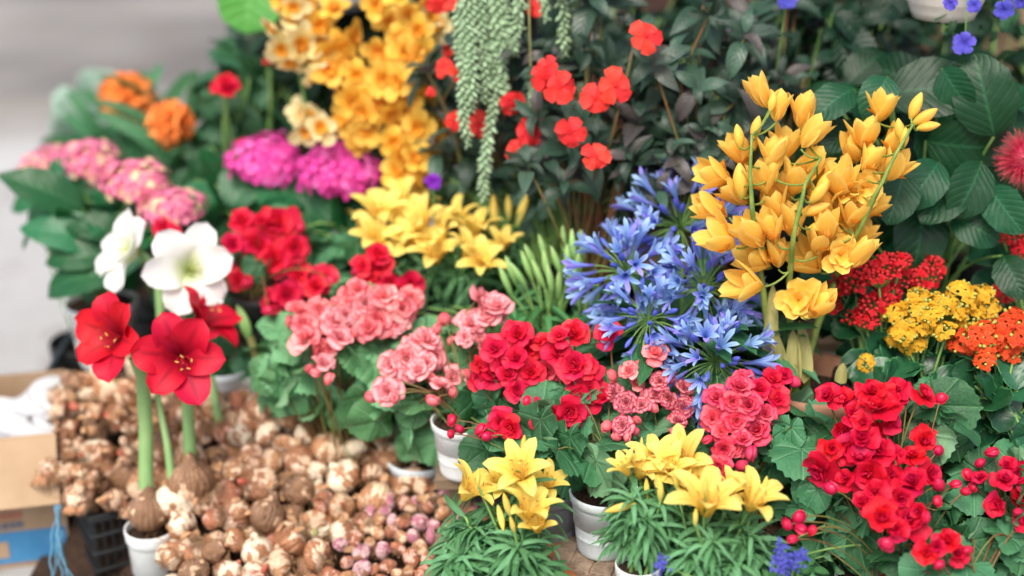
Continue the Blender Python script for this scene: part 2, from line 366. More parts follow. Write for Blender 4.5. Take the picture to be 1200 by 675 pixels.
M['soil'] = mat_plain('soil', '2a1e16', '4a382a', 120, rough=.95, bumpd=.01)
M['potwhite'] = mat_plain('white_plastic', 'e6eae8', 'd6dcda', 30, rough=.6, spec=.25, var=.05, dirt=True)
M['potblue'] = mat_plain('pale_blue_plastic', 'e0ecf0', 'd0dee4', 30, rough=.6, spec=.25, var=.05, dirt=True)
M['potgrey'] = mat_plain('grey_plastic', '9aa0a6', '888e94', 30, rough=.6, var=.05, dirt=True)
M['potblack'] = mat_plain('black_plastic', '1c1e20', '2a2c2e', 14, rough=.5, var=.1)
M['terracotta'] = mat_plain('terracotta', '8a6048', 'b08a70', 9, rough=.8, bumpd=.003)
M['bowl'] = mat_plain('bowl_plastic', 'dcd8ce', 'c8c4b8', 14, rough=.45, var=.05)
M['brick'] = mat_plain('red_brick', 'a8603c', 'c07a50', 25, rough=.9, bumpd=.006)
M['block'] = mat_plain('hollow_brick', '7e6a5a', 'b09a84', 40, rough=.92, bumpd=.008)
M['wood'] = mat_plain('weathered_wood', '6a5844', '8a7660', 14, rough=.8, bumpd=.003, aniso=(.12, 1, 1))
M['crate'] = mat_plain('crate_plastic', '16191b', '24282a', 12, rough=.42, spec=.5, var=.1)
M['twine'] = mat_plain('blue_twine', '4a7c96', '6a9cb4', 60, rough=.7)
M['carton'] = mat_plain('cardboard', '9c8064', 'b0967a', 6, rough=.85, var=.06)
M['cartonin'] = mat_plain('cardboard_inside', 'a88e70', 'b89e80', 6, rough=.85)
M['printblue'] = mat_plain('blue_print', '3f7fae', '4c8cba', 20, rough=.75)
M['printred'] = mat_plain('red_print', 'b8202c', 'c83038', 20, rough=.75)
M['printredpale'] = mat_plain('faded_red_print', 'b86a58', 'c07a66', 20, rough=.8)
M['printnavy'] = mat_plain('navy_print', '5a6a86', '6a7890', 20, rough=.8)
M['paper'] = mat_plain('white_sheet', 'd8dadc', 'caced0', 8, rough=.6, trans=.2, var=.02)
M['metal'] = mat_plain('dark_metal', '3a3c3c', '4a4a48', 30, rough=.45, metal=.7)
M['wire'] = mat_plain('green_wire', '6a705c', '8a8c78', 30, rough=.5)
M['wall'] = mat_plain('painted_wall', '4a3430', '5a443c', 3, rough=.85, bumpd=.002)

def mat_bulb(name, skin_a, skin_b, flesh, blush, peel=.5):
    g = NG(name); o = g.obj(); u, v = g.uv(); r = g.rnd(); orr = g.orand()
    sh = g.n('ShaderNodeVectorMath', operation='ADD'); g.set(sh.inputs[0], o); g.set(sh.inputs[1], g.xyz(g.m('MULTIPLY', orr, 9), orr, g.m('MULTIPLY', r, 3)))
    mp = g.n('ShaderNodeMapping'); g.set(mp.inputs[0], sh.outputs[0]); mp.inputs['Scale'].default_value = (1.4, 1.4, .4)
    n1 = g.noise(mp.outputs[0], 2.4, 4, .55); n2 = g.noise(sh.outputs[0], 1.0, 2, .5); n3 = g.noise(mp.outputs[0], 9, 4)
    c = g.mix(n1, lin(skin_a), lin(skin_b))
    fl = g.mix(g.sm(n3, .3, .75), lin(flesh), lin(blush))
    pm = g.sm(g.m('ADD', n2, g.m('MULTIPLY', g.m('SUBTRACT', n1, .5), .5)), 1 - peel - .025, 1 - peel + .03)
    c = g.mix(pm, c, fl)
    ln = g.m('ABSOLUTE', g.m('SINE', g.m('ADD', g.m('MULTIPLY', u, 60), g.m('MULTIPLY', n1, 6))))
    c = g.mix(g.m('MULTIPLY', g.sm(ln, .35, 0), .35), c, lin('4a3020'))
    c = g.mix(g.m('MULTIPLY', g.sm(v, .16, .02), .7), c, lin('5a4232'))
    c = g.hsv(c, .5, 1, g.m('ADD', .85, g.m('MULTIPLY', orr, .3)))
    h = g.m('ADD', g.m('MULTIPLY', pm, -.6), g.m('ADD', g.m('MULTIPLY', n1, .8), g.m('MULTIPLY', ln, .15)))
    return g.done(c, g.m('SUBTRACT', .48, g.m('MULTIPLY', pm, .2)), .55, g.bump(h, .03, .5))
BULB = {
    'cream': mat_bulb('bulb_cream', '8c5a3c', 'cc9870', 'f2e8d0', 'e4c8a4', .55),
    'brown': mat_bulb('bulb_brown', '7c4c32', 'c08a62', 'f4e0c0', 'e0a888', .46),
    'muddy': mat_bulb('bulb_muddy', '684834', 'a47e5c', 'e4c8a4', 'cc9c7c', .38),
    'rosy': mat_bulb('bulb_rosy', '8c4a34', 'c48662', 'f4d8c0', 'd67868', .46),
    'purple': mat_bulb('bulb_purple', 'a04e72', 'd4949c', 'f6e0d0', 'bc5c8a', .50),
    'tan': mat_bulb('bulb_tan', '945c3c', 'd8a474', 'f0dcbc', 'd8a480', .50),
}
M['root'] = mat_plain('bulb_root', 'b89468', '7e5c42', 50, rough=.9)
M['husk'] = mat_plain('papery_husk', 'a07650', 'd0a880', 4, rough=.6, trans=.25, var=.5)
M['shoot'] = mat_plain('red_shoot', 'c05a4c', 'a86a50', 3, rough=.45)
M['gshoot'] = mat_plain('green_shoot', '8a9a4c', '9aa85e', 25, rough=.45)

def mat_ground():
    g = NG('concrete'); o = g.obj()
    n1 = g.noise(o, 1.6, 4); n2 = g.noise(o, 9, 5, .7); n3 = g.noise(o, 150, 2); n4 = g.noise(o, .5, 2)
    c = g.mix(n1, lin('9c9c9a'), lin('b8b7b4'))
    c = g.mix(g.m('MULTIPLY', g.sm(n2, .52, .68), .7), c, lin('88837c'))
    c = g.mix(g.m('MULTIPLY', g.sm(n4, .5, .62), .35), c, lin('d4d4d2'))
    n5 = g.noise(o, 2.6, 3, .6); c = g.mix(g.m('MULTIPLY', g.sm(n5, .5, .7), .5), c, lin('8c847a')); c = g.mix(g.m('MULTIPLY', n3, .3), c, lin('8a8884'))
    sp = g.n('ShaderNodeSeparateXYZ'); g.set(sp.inputs[0], o)
    gut = g.sm(g.m('ADD', sp.outputs[1], g.m('MULTIPLY', n1, .9)), 5.2, 6.3)
    c = g.mix(g.m('MULTIPLY', gut, .8), c, lin('7c746a'))
    return g.done(c, .85, .3, g.bump(g.m('ADD', n2, n3), .004, .6))
def mat_road():
    g = NG('asphalt'); o = g.obj()
    n1 = g.noise(o, .8, 4); n2 = g.noise(o, 220, 2); n3 = g.noise(o, 5, 4)
    c = g.mix(g.sm(g.noise(o, .45, 3), .35, .65), lin('686460'), lin('9a9690'))
    c = g.mix(g.m('MULTIPLY', n2, .4), c, lin('605e5c'))
    c = g.mix(g.m('MULTIPLY', g.sm(n3, .5, .7), .4), c, lin('8a7c6e'))
    return g.done(c, .85, .3, g.bump(n2, .006, .6))
M['ground'] = mat_ground(); M['road'] = mat_road()
M['redstamen'] = mat_plain('red_filament', 'b82030', 'a01828', 60)
M['olivestem'] = mat_plain('olive_stem', '5c7a34', '8a9a48', 30, rough=.5)
# ------------------------------------------------------------------ flower heads, one unit = the radius of the open flower
GA = 2.39996
def rosette(name, mat, n=18, seed=0, inner=.34, wide=1.0, open_=.12, close=1.35, layers=None, pw=1.0, ruf=.05):
    """double begonia: petals spiralling from an open rim to a closed heart"""
    r = np.random.RandomState(seed); mb = MB(); pf = prof(.55, .30)
    for k in range(n):
        q = (k / (n - 1)) ** pw
        L = (1 - q) * 1.0 + q * inner; W = L * (1.12 - .15 * q) * wide
        e = open_ + (close - open_) * q + r.uniform(-.09, .09)
        T = blade(8, 8, L * r.uniform(.90, 1.08), W * r.uniform(.88, 1.12), pf, b0=e, bend=(-.45 + 1.0 * q) + r.uniform(-.15, .15), cup=.22 + .35 * q, ruf=ruf, rf=1.5, ph=r.rand() * 6, off=.02 + .05 * (1 - q), notch=.04)
        a = k * (GA if n > 12 else 2 * PI / 5 + .12) + r.uniform(-.1, .1)
        mb.add(T, rz(a), (0, 0, .05 * q), 1, rnd=r.rand())
    return mb.mesh(name, mat)
def begonia_bud(name, mat, seed=0):
    r = np.random.RandomState(seed); mb = MB()
    for sgn in (0, PI):
        T = blade(7, 6, 1.55, 1.75, prof(.5, .38), b0=1.15, bend=.95, cup=.42, ruf=.015, ph=r.rand() * 6)
        mb.add(T, rz(sgn + r.uniform(-.1, .1)), (0, 0, -.6), 1, rnd=r.rand())
    V, F, U = ellipsoid(.86, .62, .72, 8, 12); mb.add((V, F, U), None, (0, 0, .05), .93, rnd=r.rand())
    return mb.mesh(name, mat)
def six(name, mat, L=1.25, W=.6, b0=.95, bend=-1.1, p=1.3, pf=None, seed=0, ruf=.03, cup=.2, fold=0, inner=1.1, n=6, jit=.12, notch=0, off=.03):
    r = np.random.RandomState(seed); mb = MB(); pf = pf or prof(.6, .6)
    for k in range(n):
        w = W * (inner if k % 2 else 1)
        T = blade(10, 6, L * r.uniform(.94, 1.05), w, pf, b0=b0 + r.uniform(-jit, jit), bend=bend + r.uniform(-jit * 1.6, jit * 1.6), p=p, cup=cup, fold=fold, ruf=ruf, rf=1.6, ph=r.rand() * 6, notch=notch, off=off, twist=r.uniform(-.15, .15))
        mb.add(T, rz(k * 2 * PI / n + r.uniform(-.07, .07)), (0, 0, .012 * (k % 2)), 1, rnd=r.rand())
    return mb.mesh(name, mat)
def stamens(name, n=6, L=.75, spread=.28, seed=0, mats=None, rad=.014, up=.0, anther=.07):
    r = np.random.RandomState(seed); mb = MB()
    for k in range(n + 1):
        a = k * 2 * PI / n + r.uniform(-.2, .2); sp = spread * r.uniform(.7, 1.2) if k < n else .02
        l = L * (r.uniform(.85, 1.08) if k < n else 1.2)
        e = np.array([math.cos(a) * sp, math.sin(a) * sp + up, l])
        mb.add(tube(curve((0, 0, .05), e, (0, -up * .3, 0), 6), rad if k < n else rad * 1.3, 5), rnd=r.rand())
        if k < n: mb.add(ellipsoid(.25, .25, 1, 5, 6), basis((r.randn(), r.randn(), .6), (0, 0, 1)) @ np.array([[1, 0, 0], [0, 0, 1], [0, -1, 0.]]), e, anther, r.rand(), 1)
        else: mb.add(ellipsoid(1, 1, .7, 5, 6), None, e, rad * 2.6, .5, 0)
    return mb.mesh(name, mats or [M['stamen'], M['anther']])
def long_bud(name, mat, w=.17, seed=0, ribs=3):
    r = np.random.RandomState(seed); z = np.linspace(0, 1, 12)
    rr = w * np.sin(PI * np.clip(z * .93 + .05, 0, 1)) ** .75
    V, F, U = lathe(np.stack([rr, z * 2], 1), 15, lambda t, zz: 1 + .07 * np.cos(ribs * t))
    V[:, 0] += .10 * (V[:, 2] / 2) ** 2
    mb = MB(); mb.add((V, F, U), None, (0, 0, -1), 1, r.rand()); return mb.mesh(name, mat)
def orchid_cup(name, seed=0, open_=0.0):
    """half-open cymbidium: five pointed tepals round a lip"""
    r = np.random.RandomState(seed); mb = MB()
    for k in range(6):
        ins = k % 2
        T = blade(9, 6, 2.0 * r.uniform(.88, 1.06), (1.0 if not ins else .86), prof(.62, .66), b0=(.92 if not ins else 1.1) - open_ + r.uniform(-.1, .1), bend=.55 - open_ * .6 + r.uniform(-.18, .18), cup=.38, ruf=.025, ph=r.rand() * 6, rf=1.2, off=.02)
        mb.add(T, rz(k * PI / 3 + r.uniform(-.1, .1)), (0, 0, -.75), 1, rnd=r.rand())
    T = blade(6, 6, 1.0, .62, prof(.5, .4), b0=.9, bend=-.5, cup=.5, ruf=.06); mb.add(T, rz(r.rand() * 6), (0, 0, -.7), 1, .3, 1)
    return mb.mesh(name, [M['orchid'], M['lip']])
def orchid_ruffled(name, seed=0):
    r = np.random.RandomState(seed); mb = MB()
    for k in range(11):
        q = k / 10; T = blade(9, 7, (1.3 - .6 * q) * r.uniform(.9, 1.1), (1.05 - .3 * q) * r.uniform(.9, 1.1), prof(.55, .34), b0=.25 + 1.0 * q + r.uniform(-.15, .15), bend=-.3 - .2 * q + r.uniform(-.35, .35), cup=.2, ruf=.06 + .05 * q, rf=1.6, ph=r.rand() * 6, off=.02)
        mb.add(T, rz(k * GA), (0, 0, -.15 + .05 * q), 1, rnd=r.rand())
    return mb.mesh(name, M['orchid'])
def orchid_open(name, mat, seed=0, ruf=.05):
    r = np.random.RandomState(seed); mb = MB()
    for k in range(5):
        T = blade(8, 6, 1.12 * r.uniform(.85, 1.1), .86 * r.uniform(.85, 1.12), prof(.6, .36), b0=.42 + r.uniform(-.25, .25), bend=-.45 + r.uniform(-.5, .5), cup=.2, ruf=ruf, rf=1.3, ph=r.rand() * 6, off=.02)
        mb.add(T, rz(k * 2 * PI / 5 + .3), (0, 0, -.1), 1, rnd=r.rand())
    for k in range(3):
        T = blade(6, 6, .62, .55, prof(.5, .36), b0=.9 + .15 * k, bend=-.7, cup=.5, ruf=.09, rf=2); mb.add(T, rz(k * 2.1 - .5), (0, 0, -.05), 1, r.rand(), 1)
    return mb.mesh(name, [mat, M['lip']])
def aga_floret(name, seed=0, bud=False):
    r = np.random.RandomState(seed); mb = MB()
    if bud:
        z = np.linspace(0, 1, 9); rr = .12 * np.sin(PI * np.clip(z * .9 + .07, 0, 1)) ** .8 * (.4 + z)
        mb.add(lathe(np.stack([rr * 1.2, z * 1.0], 1), 8), None, (0, 0, 0), 1, r.rand()); return mb.mesh(name, M['agabud'])
    op = r.uniform(.3, 1.1)
    for k in range(6):
        T = blade(9, 4, 1.25 * r.uniform(.9, 1.08), .19, lambda t: np.clip(.42 + .75 * t, 0, 1) * np.where(t > .8, np.sqrt(np.clip(1 - ((t - .8) / .2) ** 2, 0, 1)), 1), b0=1.45, bend=-op + r.uniform(-.15, .15), p=2.2, cup=.25, ruf=.015, ph=r.rand() * 6, off=.0)
        mb.add(T, rz(k * PI / 3), (.0, 0, 0), 1, rnd=r.rand())
    return mb.mesh(name, M['agapa'])
def hydrangea(name, mat, seed=0, n=130, cap=1.55, flat=.62):
    r = np.random.RandomState(seed); mb = MB(); Ts = [blade(3, 3, 1, .95, prof(.5, .34), b0=.1 + .1 * q, bend=-.3, cup=.15, ruf=.05, ph=q) for q in range(3)]
    for i in range(n):
        z = 1 - (1 - math.cos(cap)) * (i + .5) / n; a = i * GA; s = math.sqrt(max(0, 1 - z * z)); a_ = a % 6.28318; d_z = z
        d = np.array([s * math.cos(a), s * math.sin(a), z]); lump = 1 + .10 * math.sin(3 * a_ + seed) * s + .06 * math.sin(7 * d_z + seed)
        p = d * np.array([1, 1, flat]) * r.uniform(.82, 1.04) * lump
        nn = unit(d * np.array([1, 1, 1 / flat]) + r.randn(3) * .25); B = zbasis(nn, r.rand() * 6); q = r.rand()
        for k in range(4): mb.add(Ts[r.randint(3)], B @ rz(k * PI / 2), p, .14 * r.uniform(.85, 1.2), np.clip(q + r.uniform(-.1, .1), 0, 1))
    mb.add(ellipsoid(.7, .7, .36, 7, 14), rnd=.2, mat=0)
    return mb.mesh(name, [mat, M['stem']])
def kal_cluster(name, mat, budmat, seed=0, nf=20, nb=16, flat=.6):
    r = np.random.RandomState(seed); mb = MB(); T = [blade(3, 2, 1, .82, prof(.5, .4), b0=.12 + .1 * q, bend=-.35, cup=.12) for q in range(3)]; E = ellipsoid(.5, .5, .72, 6, 8)
    n = nf + nb; order = r.permutation(n)
    for i in range(n):
        z = 1 - 1.05 * (i + .5) / n; a = i * GA; s = math.sqrt(max(0, 1 - z * z)); d = np.array([s * math.cos(a), s * math.sin(a), z])
        p = d * np.array([1, 1, flat]) * r.uniform(.82, 1.05); nn = unit(d + r.randn(3) * .3 + [0, 0, .4]); B = zbasis(nn, r.rand() * 6)
        if order[i] < nf:
            for lay in range(2):
                for k in range(4): mb.add(T[r.randint(3)], B @ rz(k * PI / 2 + lay * PI / 4), p + nn * .05 * lay, .31 * (1 - .3 * lay), r.rand())
        else: mb.add(E, B, p, .25 * r.uniform(.8, 1.2), r.rand(), 1)
        mb.add(tube(curve((0, 0, -.9), p, d * [.25, .25, 0], 5), .025, 4), rnd=.5, mat=2)
    return mb.mesh(name, [mat, budmat, M['stem']])
def impatiens(name, seed=0):
    r = np.random.RandomState(seed); mb = MB()
    for k in range(5):
        T = blade(6, 8, (1.1 if k % 5 else .85) * r.uniform(.88, 1.08), .95 * r.uniform(.88, 1.12), prof(.75, .24), b0=.1 + r.uniform(-.2, .2), bend=-.45 + r.uniform(-.35, .35), cup=.1, ruf=.07, rf=1.4, ph=r.rand() * 6, notch=.2, off=.02)
        mb.add(T, rz(k * 2 * PI / 5 + r.uniform(-.06, .06)), (0, 0, .02 * (k % 3)), 1, rnd=r.rand())
    mb.add(ellipsoid(.08, .08, .1, 5, 6), None, (0, 0, .06), 1, .2)
    return mb.mesh(name, M['impat'])
def clivia(name, seed=0):
    r = np.random.RandomState(seed); mb = MB()
    mb.add(ellipsoid(.45, .45, .4, 7, 10), rnd=.5)
    for i in range(15):
        z = 1 - .95 * (i + .5) / 15; a = i * GA; s = math.sqrt(1 - z * z); d = np.array([s * math.cos(a), s * math.sin(a), z]); B = zbasis(unit(d + r.randn(3) * .15), r.rand() * 6)
        for k in range(6):
            T = blade(6, 4, .8, .38, prof(.55, .45), b0=1.1, bend=-.8 + r.uniform(-.2, .2), p=1.5, cup=.2); mb.add(T, B @ rz(k * PI / 3), d * .38, 1, r.rand())
        mb.add(tube(curve((0, 0, -.3), d * .4, n=4), .035, 5), rnd=.5, mat=1)
    return mb.mesh(name, [M['clivia'], M['stem']])
def puff(name, seed=0):
    r = np.random.RandomState(seed); mb = MB()
    for i in range(900):
        z = 1 - 1.75 * (i + .5) / 900; a = i * GA; s = math.sqrt(max(0, 1 - z * z)); d = unit(np.array([s * math.cos(a), s * math.sin(a), z]) + r.randn(3) * .1)
        T = blade(4, 1, r.uniform(.75, 1.05), .022, lambda t: 1 - .5 * t, b0=r.uniform(-.1, .1), bend=r.uniform(-.4, .4)); mb.add(T, basis(d, r.randn(3)), (0, 0, 0), 1, r.rand())
    mb.add(ellipsoid(.5, .5, .5), rnd=.1); return mb.mesh(name, M['puff'])
def petunia(name, mat, seed=0):
    r = np.random.RandomState(seed); mb = MB()
    for k in range(5):
        mb.add(blade(7, 6, 1.1 * r.uniform(.85, 1.12), .92 * r.uniform(.85, 1.1), prof(.7, .3), b0=.75, bend=-1.0 + r.uniform(-.45, .35), p=.8, cup=.1, ruf=.1, ph=r.rand() * 6, rf=1.5, notch=.05), rz(k * 2 * PI / 5), (0, 0, -.3), 1, r.rand())
    mb.add(tube([(0, 0, -.9), (0, 0, -.3)], [.1, .2], 8), rnd=.2); return mb.mesh(name, mat)

FL = {}
FL['red'] = [rosette('red_begonia', M['red'], n, s, .34, 1.06, .16, 1.3, pw=.9) for s, n in ((1, 13), (2, 15), (3, 11), (4, 16))]
FL['redwide'] = [rosette('red_wide_begonia', M['crimson'], n, s, .42, 1.15, .2, 1.2, pw=.8, ruf=.07) for s, n in ((11, 10), (12, 11), (13, 9), (14, 12))]
FL['pink'] = [rosette('pink_begonia', M['pink'], n, s, .28, .98, .2, 1.4) for s, n in ((21, 20), (22, 18), (23, 22))]
FL['salmon'] = [rosette('salmon_begonia', M['salmon'], n, s, .34, 1.02, .18, 1.3) for s, n in ((31, 14), (32, 16), (33, 13))]
FL['rose'] = [rosette('rose_begonia', M['rose'], n, s, .2, .9, .18, 1.42) for s, n in ((41, 30), (42, 28), (43, 32))]
FL['coral'] = [rosette('coral_begonia', M['coral'], n, s, .3, 1.0, .16, 1.35) for s, n in ((51, 18), (52, 22), (53, 16))]
BUD = {k: [begonia_bud(k + '_bud', M[m], s) for s in (1, 2)] for k, m in (('red', 'redbud'), ('redwide', 'redbud'), ('pink', 'salmon'), ('salmon', 'salmon'), ('rose', 'salmon'), ('coral', 'coral'))}
FL['amared'] = [six('red_amaryllis', M['amared'], 1.45, .90, .98, -1.05, 1.2, prof(.62, .54), s, .07, .24, jit=.2) for s in (1, 2)]
FL['amawhite'] = [six('white_amaryllis', M['amawhite'], 1.42, .88, 1.0, -1.2, 1.3, prof(.62, .52), s, .07, .22, jit=.2) for s in (3, 4)]
FL['lily'] = [six('yellow_lily', M['lily'], 1.78, .56, 1.18, -1.45, 2.0, prof(.62, .62), s, .03, .24, jit=.18) for s in range(5)]
FL['lilyside'] = [six('half_open_lily', M['lily'], 1.7, .52, 1.2, -.9, 2.0, prof(.62, .6), s, .025, .25, jit=.1) for s in range(10, 13)]
FL['orchid'] = [orchid_cup('orchid', s, o) for s, o in ((1, 0), (2, .08), (3, .15), (4, .0))]
FL['orchidopen'] = [orchid_ruffled('open_orchid', s) for s in (5, 6, 7)]
FL['orchidhang'] = [orchid_open('hanging_orchid', M['orchidhang'], s) for s in (7, 8, 9)]
FL['orchidpale'] = [orchid_open('pale_orchid', M['orchidpale'], s) for s in (10, 11)]
FL['impat'] = [impatiens('impatiens', s) for s in range(4)]
FL['hydpink'] = [hydrangea('pink_hydrangea', M['hydpink'], s) for s in (1, 2)]
FL['hydmag'] = [hydrangea('magenta_hydrangea', M['hydmag'], s) for s in (3, 4)]
FL['kalred'] = [kal_cluster('red_kalanchoe', M['kalred'], M['kalbudr'], s, 14, 24) for s in (1, 2, 3)]
FL['kalyel'] = [kal_cluster('yellow_kalanchoe', M['kalyel'], M['kalbudg'], s, 30, 10) for s in (4, 5, 6)]
FL['kalor'] = [kal_cluster('orange_kalanchoe', M['kalor'], M['kalbudg'], s, 30, 5) for s in (7, 8, 9)]
FL['clivia'] = [clivia('clivia', s) for s in (1, 2)]
FL['puff'] = [puff('powder_puff')]
FL['petunia'] = [petunia('petunia', M['petunia'], s) for s in (1, 2)]
FL['purple'] = [petunia('purple_flower', M['purple'], 3)]
FL['floret'] = [aga_floret('floret', s) for s in range(6)]
FL['flobud'] = [aga_floret('floret_bud', s, True) for s in range(3)]
FL['lilybud'] = [long_bud('lily_bud', M['lilybud'], .26, s) for s in (1, 2)]
FL['greenbud'] = [long_bud('green_lily_bud', M['greenbud'], .21, s) for s in (1, 2, 3)]
FL['orchidbud'] = [long_bud('orchid_bud', M['orchidbud'], .42, s, 3) for s in (1, 2)]
ST_WH = stamens('white_amaryllis_stamens', 6, .7, .2, 5, [M['green_stamen'], M['green_stamen']], up=-.15, rad=.012, anther=.04)
ST_AMA = [stamens('amaryllis_stamens', 5, .8, .2, s, [M['redstamen'], M['stamen']], up=-.2, rad=.014, anther=.06) for s in (1, 2)]
ST_LIL = [stamens('lily_stamens', 6, .95, .34, s, rad=.016, anther=.1) for s in (1, 2)]

# ------------------------------------------------------------------ leaf shapes, one unit = the leaf's length
LF = {}
LF['beg'] = [disc_leaf(s, ruf=.07 + .03 * (s % 3), teeth=13 + s % 3, tooth=.10) for s in range(6)]
LF['hyd'] = [blade(14, 6, 1, .72, prof(.62, .72), b0=.3, bend=-.8 - .2 * s, cup=-.1, fold=.22, ruf=.018, rf=3, ph=s, tooth=.05, nt=14) for s in range(4)]
LF['hydp'] = [blade(14, 6, 1, .50, prof(.65, .95), b0=.3, bend=-.7 - .25 * s, cup=-.1, fold=.25, ruf=.025, rf=3, ph=s, tooth=.05, nt=14) for s in range(4)]
LF['shrub'] = [blade(8, 4, 1, .48, prof(.7, .8), b0=.3, bend=-.8 - .3 * s, fold=.25, ruf=.03, rf=1.5, ph=s) for s in range(3)]
LF['imp'] = [blade(12, 4, 1, .38, prof(.85, 1.35), b0=.25, bend=-.7 - .3 * s, fold=.28, ruf=.03, rf=2, ph=s * 2, twist=.2 * (s - 1)) for s in range(4)]
LF['lily'] = [blade(8, 3, 1, .145, prof(.4, .7), b0=.5, bend=-1.1 - .35 * s, fold=.25, twist=.3 * (s - 1)) for s in range(4)]
LF['grass'] = [blade(7, 2, 1, .075, prof(.4, .7), b0=.3, bend=-.6 - .3 * s, fold=.3, twist=.4 * (s - 1)) for s in range(3)]
LF['strap'] = [blade(12, 4, 1, .13, prof(.25, .35), b0=.3, bend=-1.0 - .4 * s, fold=.22, twist=.2 * (s - 1)) for s in range(3)]
LF['round'] = [blade(9, 6, 1, .78, prof(.5, .42), b0=.3, bend=-.5 - .3 * s, fold=.12, cup=.1, ruf=.03, rf=2, ph=s) for s in range(3)]
LF['kal'] = [blade(14, 6, 1, .72, prof(.55, .42), b0=.4, bend=-.7 - .3 * s, fold=.1, cup=.12, ruf=.035, rf=3, ph=s, tooth=.09, nt=7) for s in range(3)]
# ------------------------------------------------------------------ planting helpers
rs = np.random.RandomState(7)
def px2m(r, d): return r * d / FPX
def facing(p, r, cam=.75, up=.45, jit=.35, out=None):
    v = tocam(p) * cam + UP * up + r.randn(3) * jit
    if out is not None: v = v + out
    return unit(v)
ZONES = [(-.06, 1.30, 1.55, 1.95, .20), (-.13, 1.30, 1.95, 2.10, .20), (-.13, 1.30, 2.10, 2.44, .30), (-.66, 1.60, 2.44, 3.05, .40)]
def support(x, y):
    for x0, x1, y0, y1, z in ZONES:
        if x0 <= x <= x1 and y0 <= y < y1: return z
    return 0.0
def pot_parts(root, base, rim, h, mat, ridges=2, soil=True, taper=.76, seg=32, name='pot'):
    pr = [(.002, 0), (rim * taper * .95, 0), (rim * taper, .004)]
    for k in range(1, 9):
        t = k / 9; rr = rim * (taper + (.96 - taper) * t); pr.append((rr, h * .86 * t))
        if ridges and k in (3, 6): pr += [(rr + .0005, h * .86 * t + .001), (rr + .0005, h * .86 * t + .0025), (rr, h * .86 * t + .0035)]
    pr += [(rim * .96, h * .86), (rim * 1.0, h * .865), (rim * 1.03, h * .88), (rim * 1.05, h * .985), (rim * 1.04, h), (rim * .99, h), (rim * .97, h * .97), (rim * .9, h * .5), (.002, h * .45)]
    mb = MB(); mb.add(lathe(pr, seg), None, base, 1, .5); wmesh(name, mb, mat, root)
    if soil:
        r = np.random.RandomState(int(abs(base[0]) * 1000) % 999); mb = MB()
        q = np.linspace(.02, .965, 7); mb.add(lathe(np.stack([q * rim, h * .9 + .004 * (1 - q) + r.randn(7) * .0015], 1), 20, lambda t, z: 1 + 0 * t), None, base, 1, .4)
        for k in range(40):
            a = r.rand() * 6.28; b = rim * .9 * math.sqrt(r.rand()); mb.add(ellipsoid(1, 1, .8, 5, 6), None, base + np.array([b * math.cos(a), b * math.sin(a), h * .905]), r.uniform(.002, .005), r.rand())
        wmesh('soil', mb, M['soil'], root)
def auto_pot(px, py, d, label, cat, group=None, rim=.065, mat=None, name='potted_plant', hmin=.10, hmax=.22, pot=True, gz=None):
    """root of a potted plant whose foliage springs at about P(px, py, d)"""
    p = P(px, py, d); z0 = support(p[0], p[1]) if gz is None else gz
    z1 = max(z0 + hmin, min(p[2], z0 + hmax)); base = np.array([p[0], p[1], z0])
    root = thing(name, base, label, cat, group)
    if pot: pot_parts(root, base, rim, z1 - z0, mat or M['potblack'])
    return root, np.array([p[0], p[1], z1])
def leaf_region(mb, Ts, regs, n, size, r, face=.55, up=.45, out=.5, jit=.35, droop=.45, depth=.12, bulge=.07, crown=None, stem=None, aim=None, srad=.0014, keep=None):
    for (cx, cy, rx, ry, d, w) in regs:
        for i in range(int(n * w)):
            a = r.rand() * 6.283; q = math.sqrt(r.rand()); ex, ey = q * math.cos(a), q * math.sin(a)
            x, y = cx + ex * rx, cy + ey * ry
            if keep and not keep(x, y): continue
            p = P(x, y, d + bulge * (q * q - .4) + depth * r.rand() ** 1.3)
            o = ex * cr - ey * cu
            nn = unit(o * out + tocam(p) * face + UP * up + r.randn(3) * jit)
            al = unit(o * .9 - UP * droop + tocam(p) * .15 + r.randn(3) * .4) if aim is None else unit(aim + r.randn(3) * .35)
            B = basis(al, nn); s = r.uniform(*size)
            mb.add(Ts[r.randint(len(Ts))], B, p - B[:, 1] * s * .3, s, r.rand())
            if stem is not None and crown is not None and r.rand() < .6:
                e = p - B[:, 1] * s * .3; stem.add(tube(curve(crown + r.randn(3) * .01, e, UP * .03 + o * .02, 7), srad, 5), rnd=r.rand())

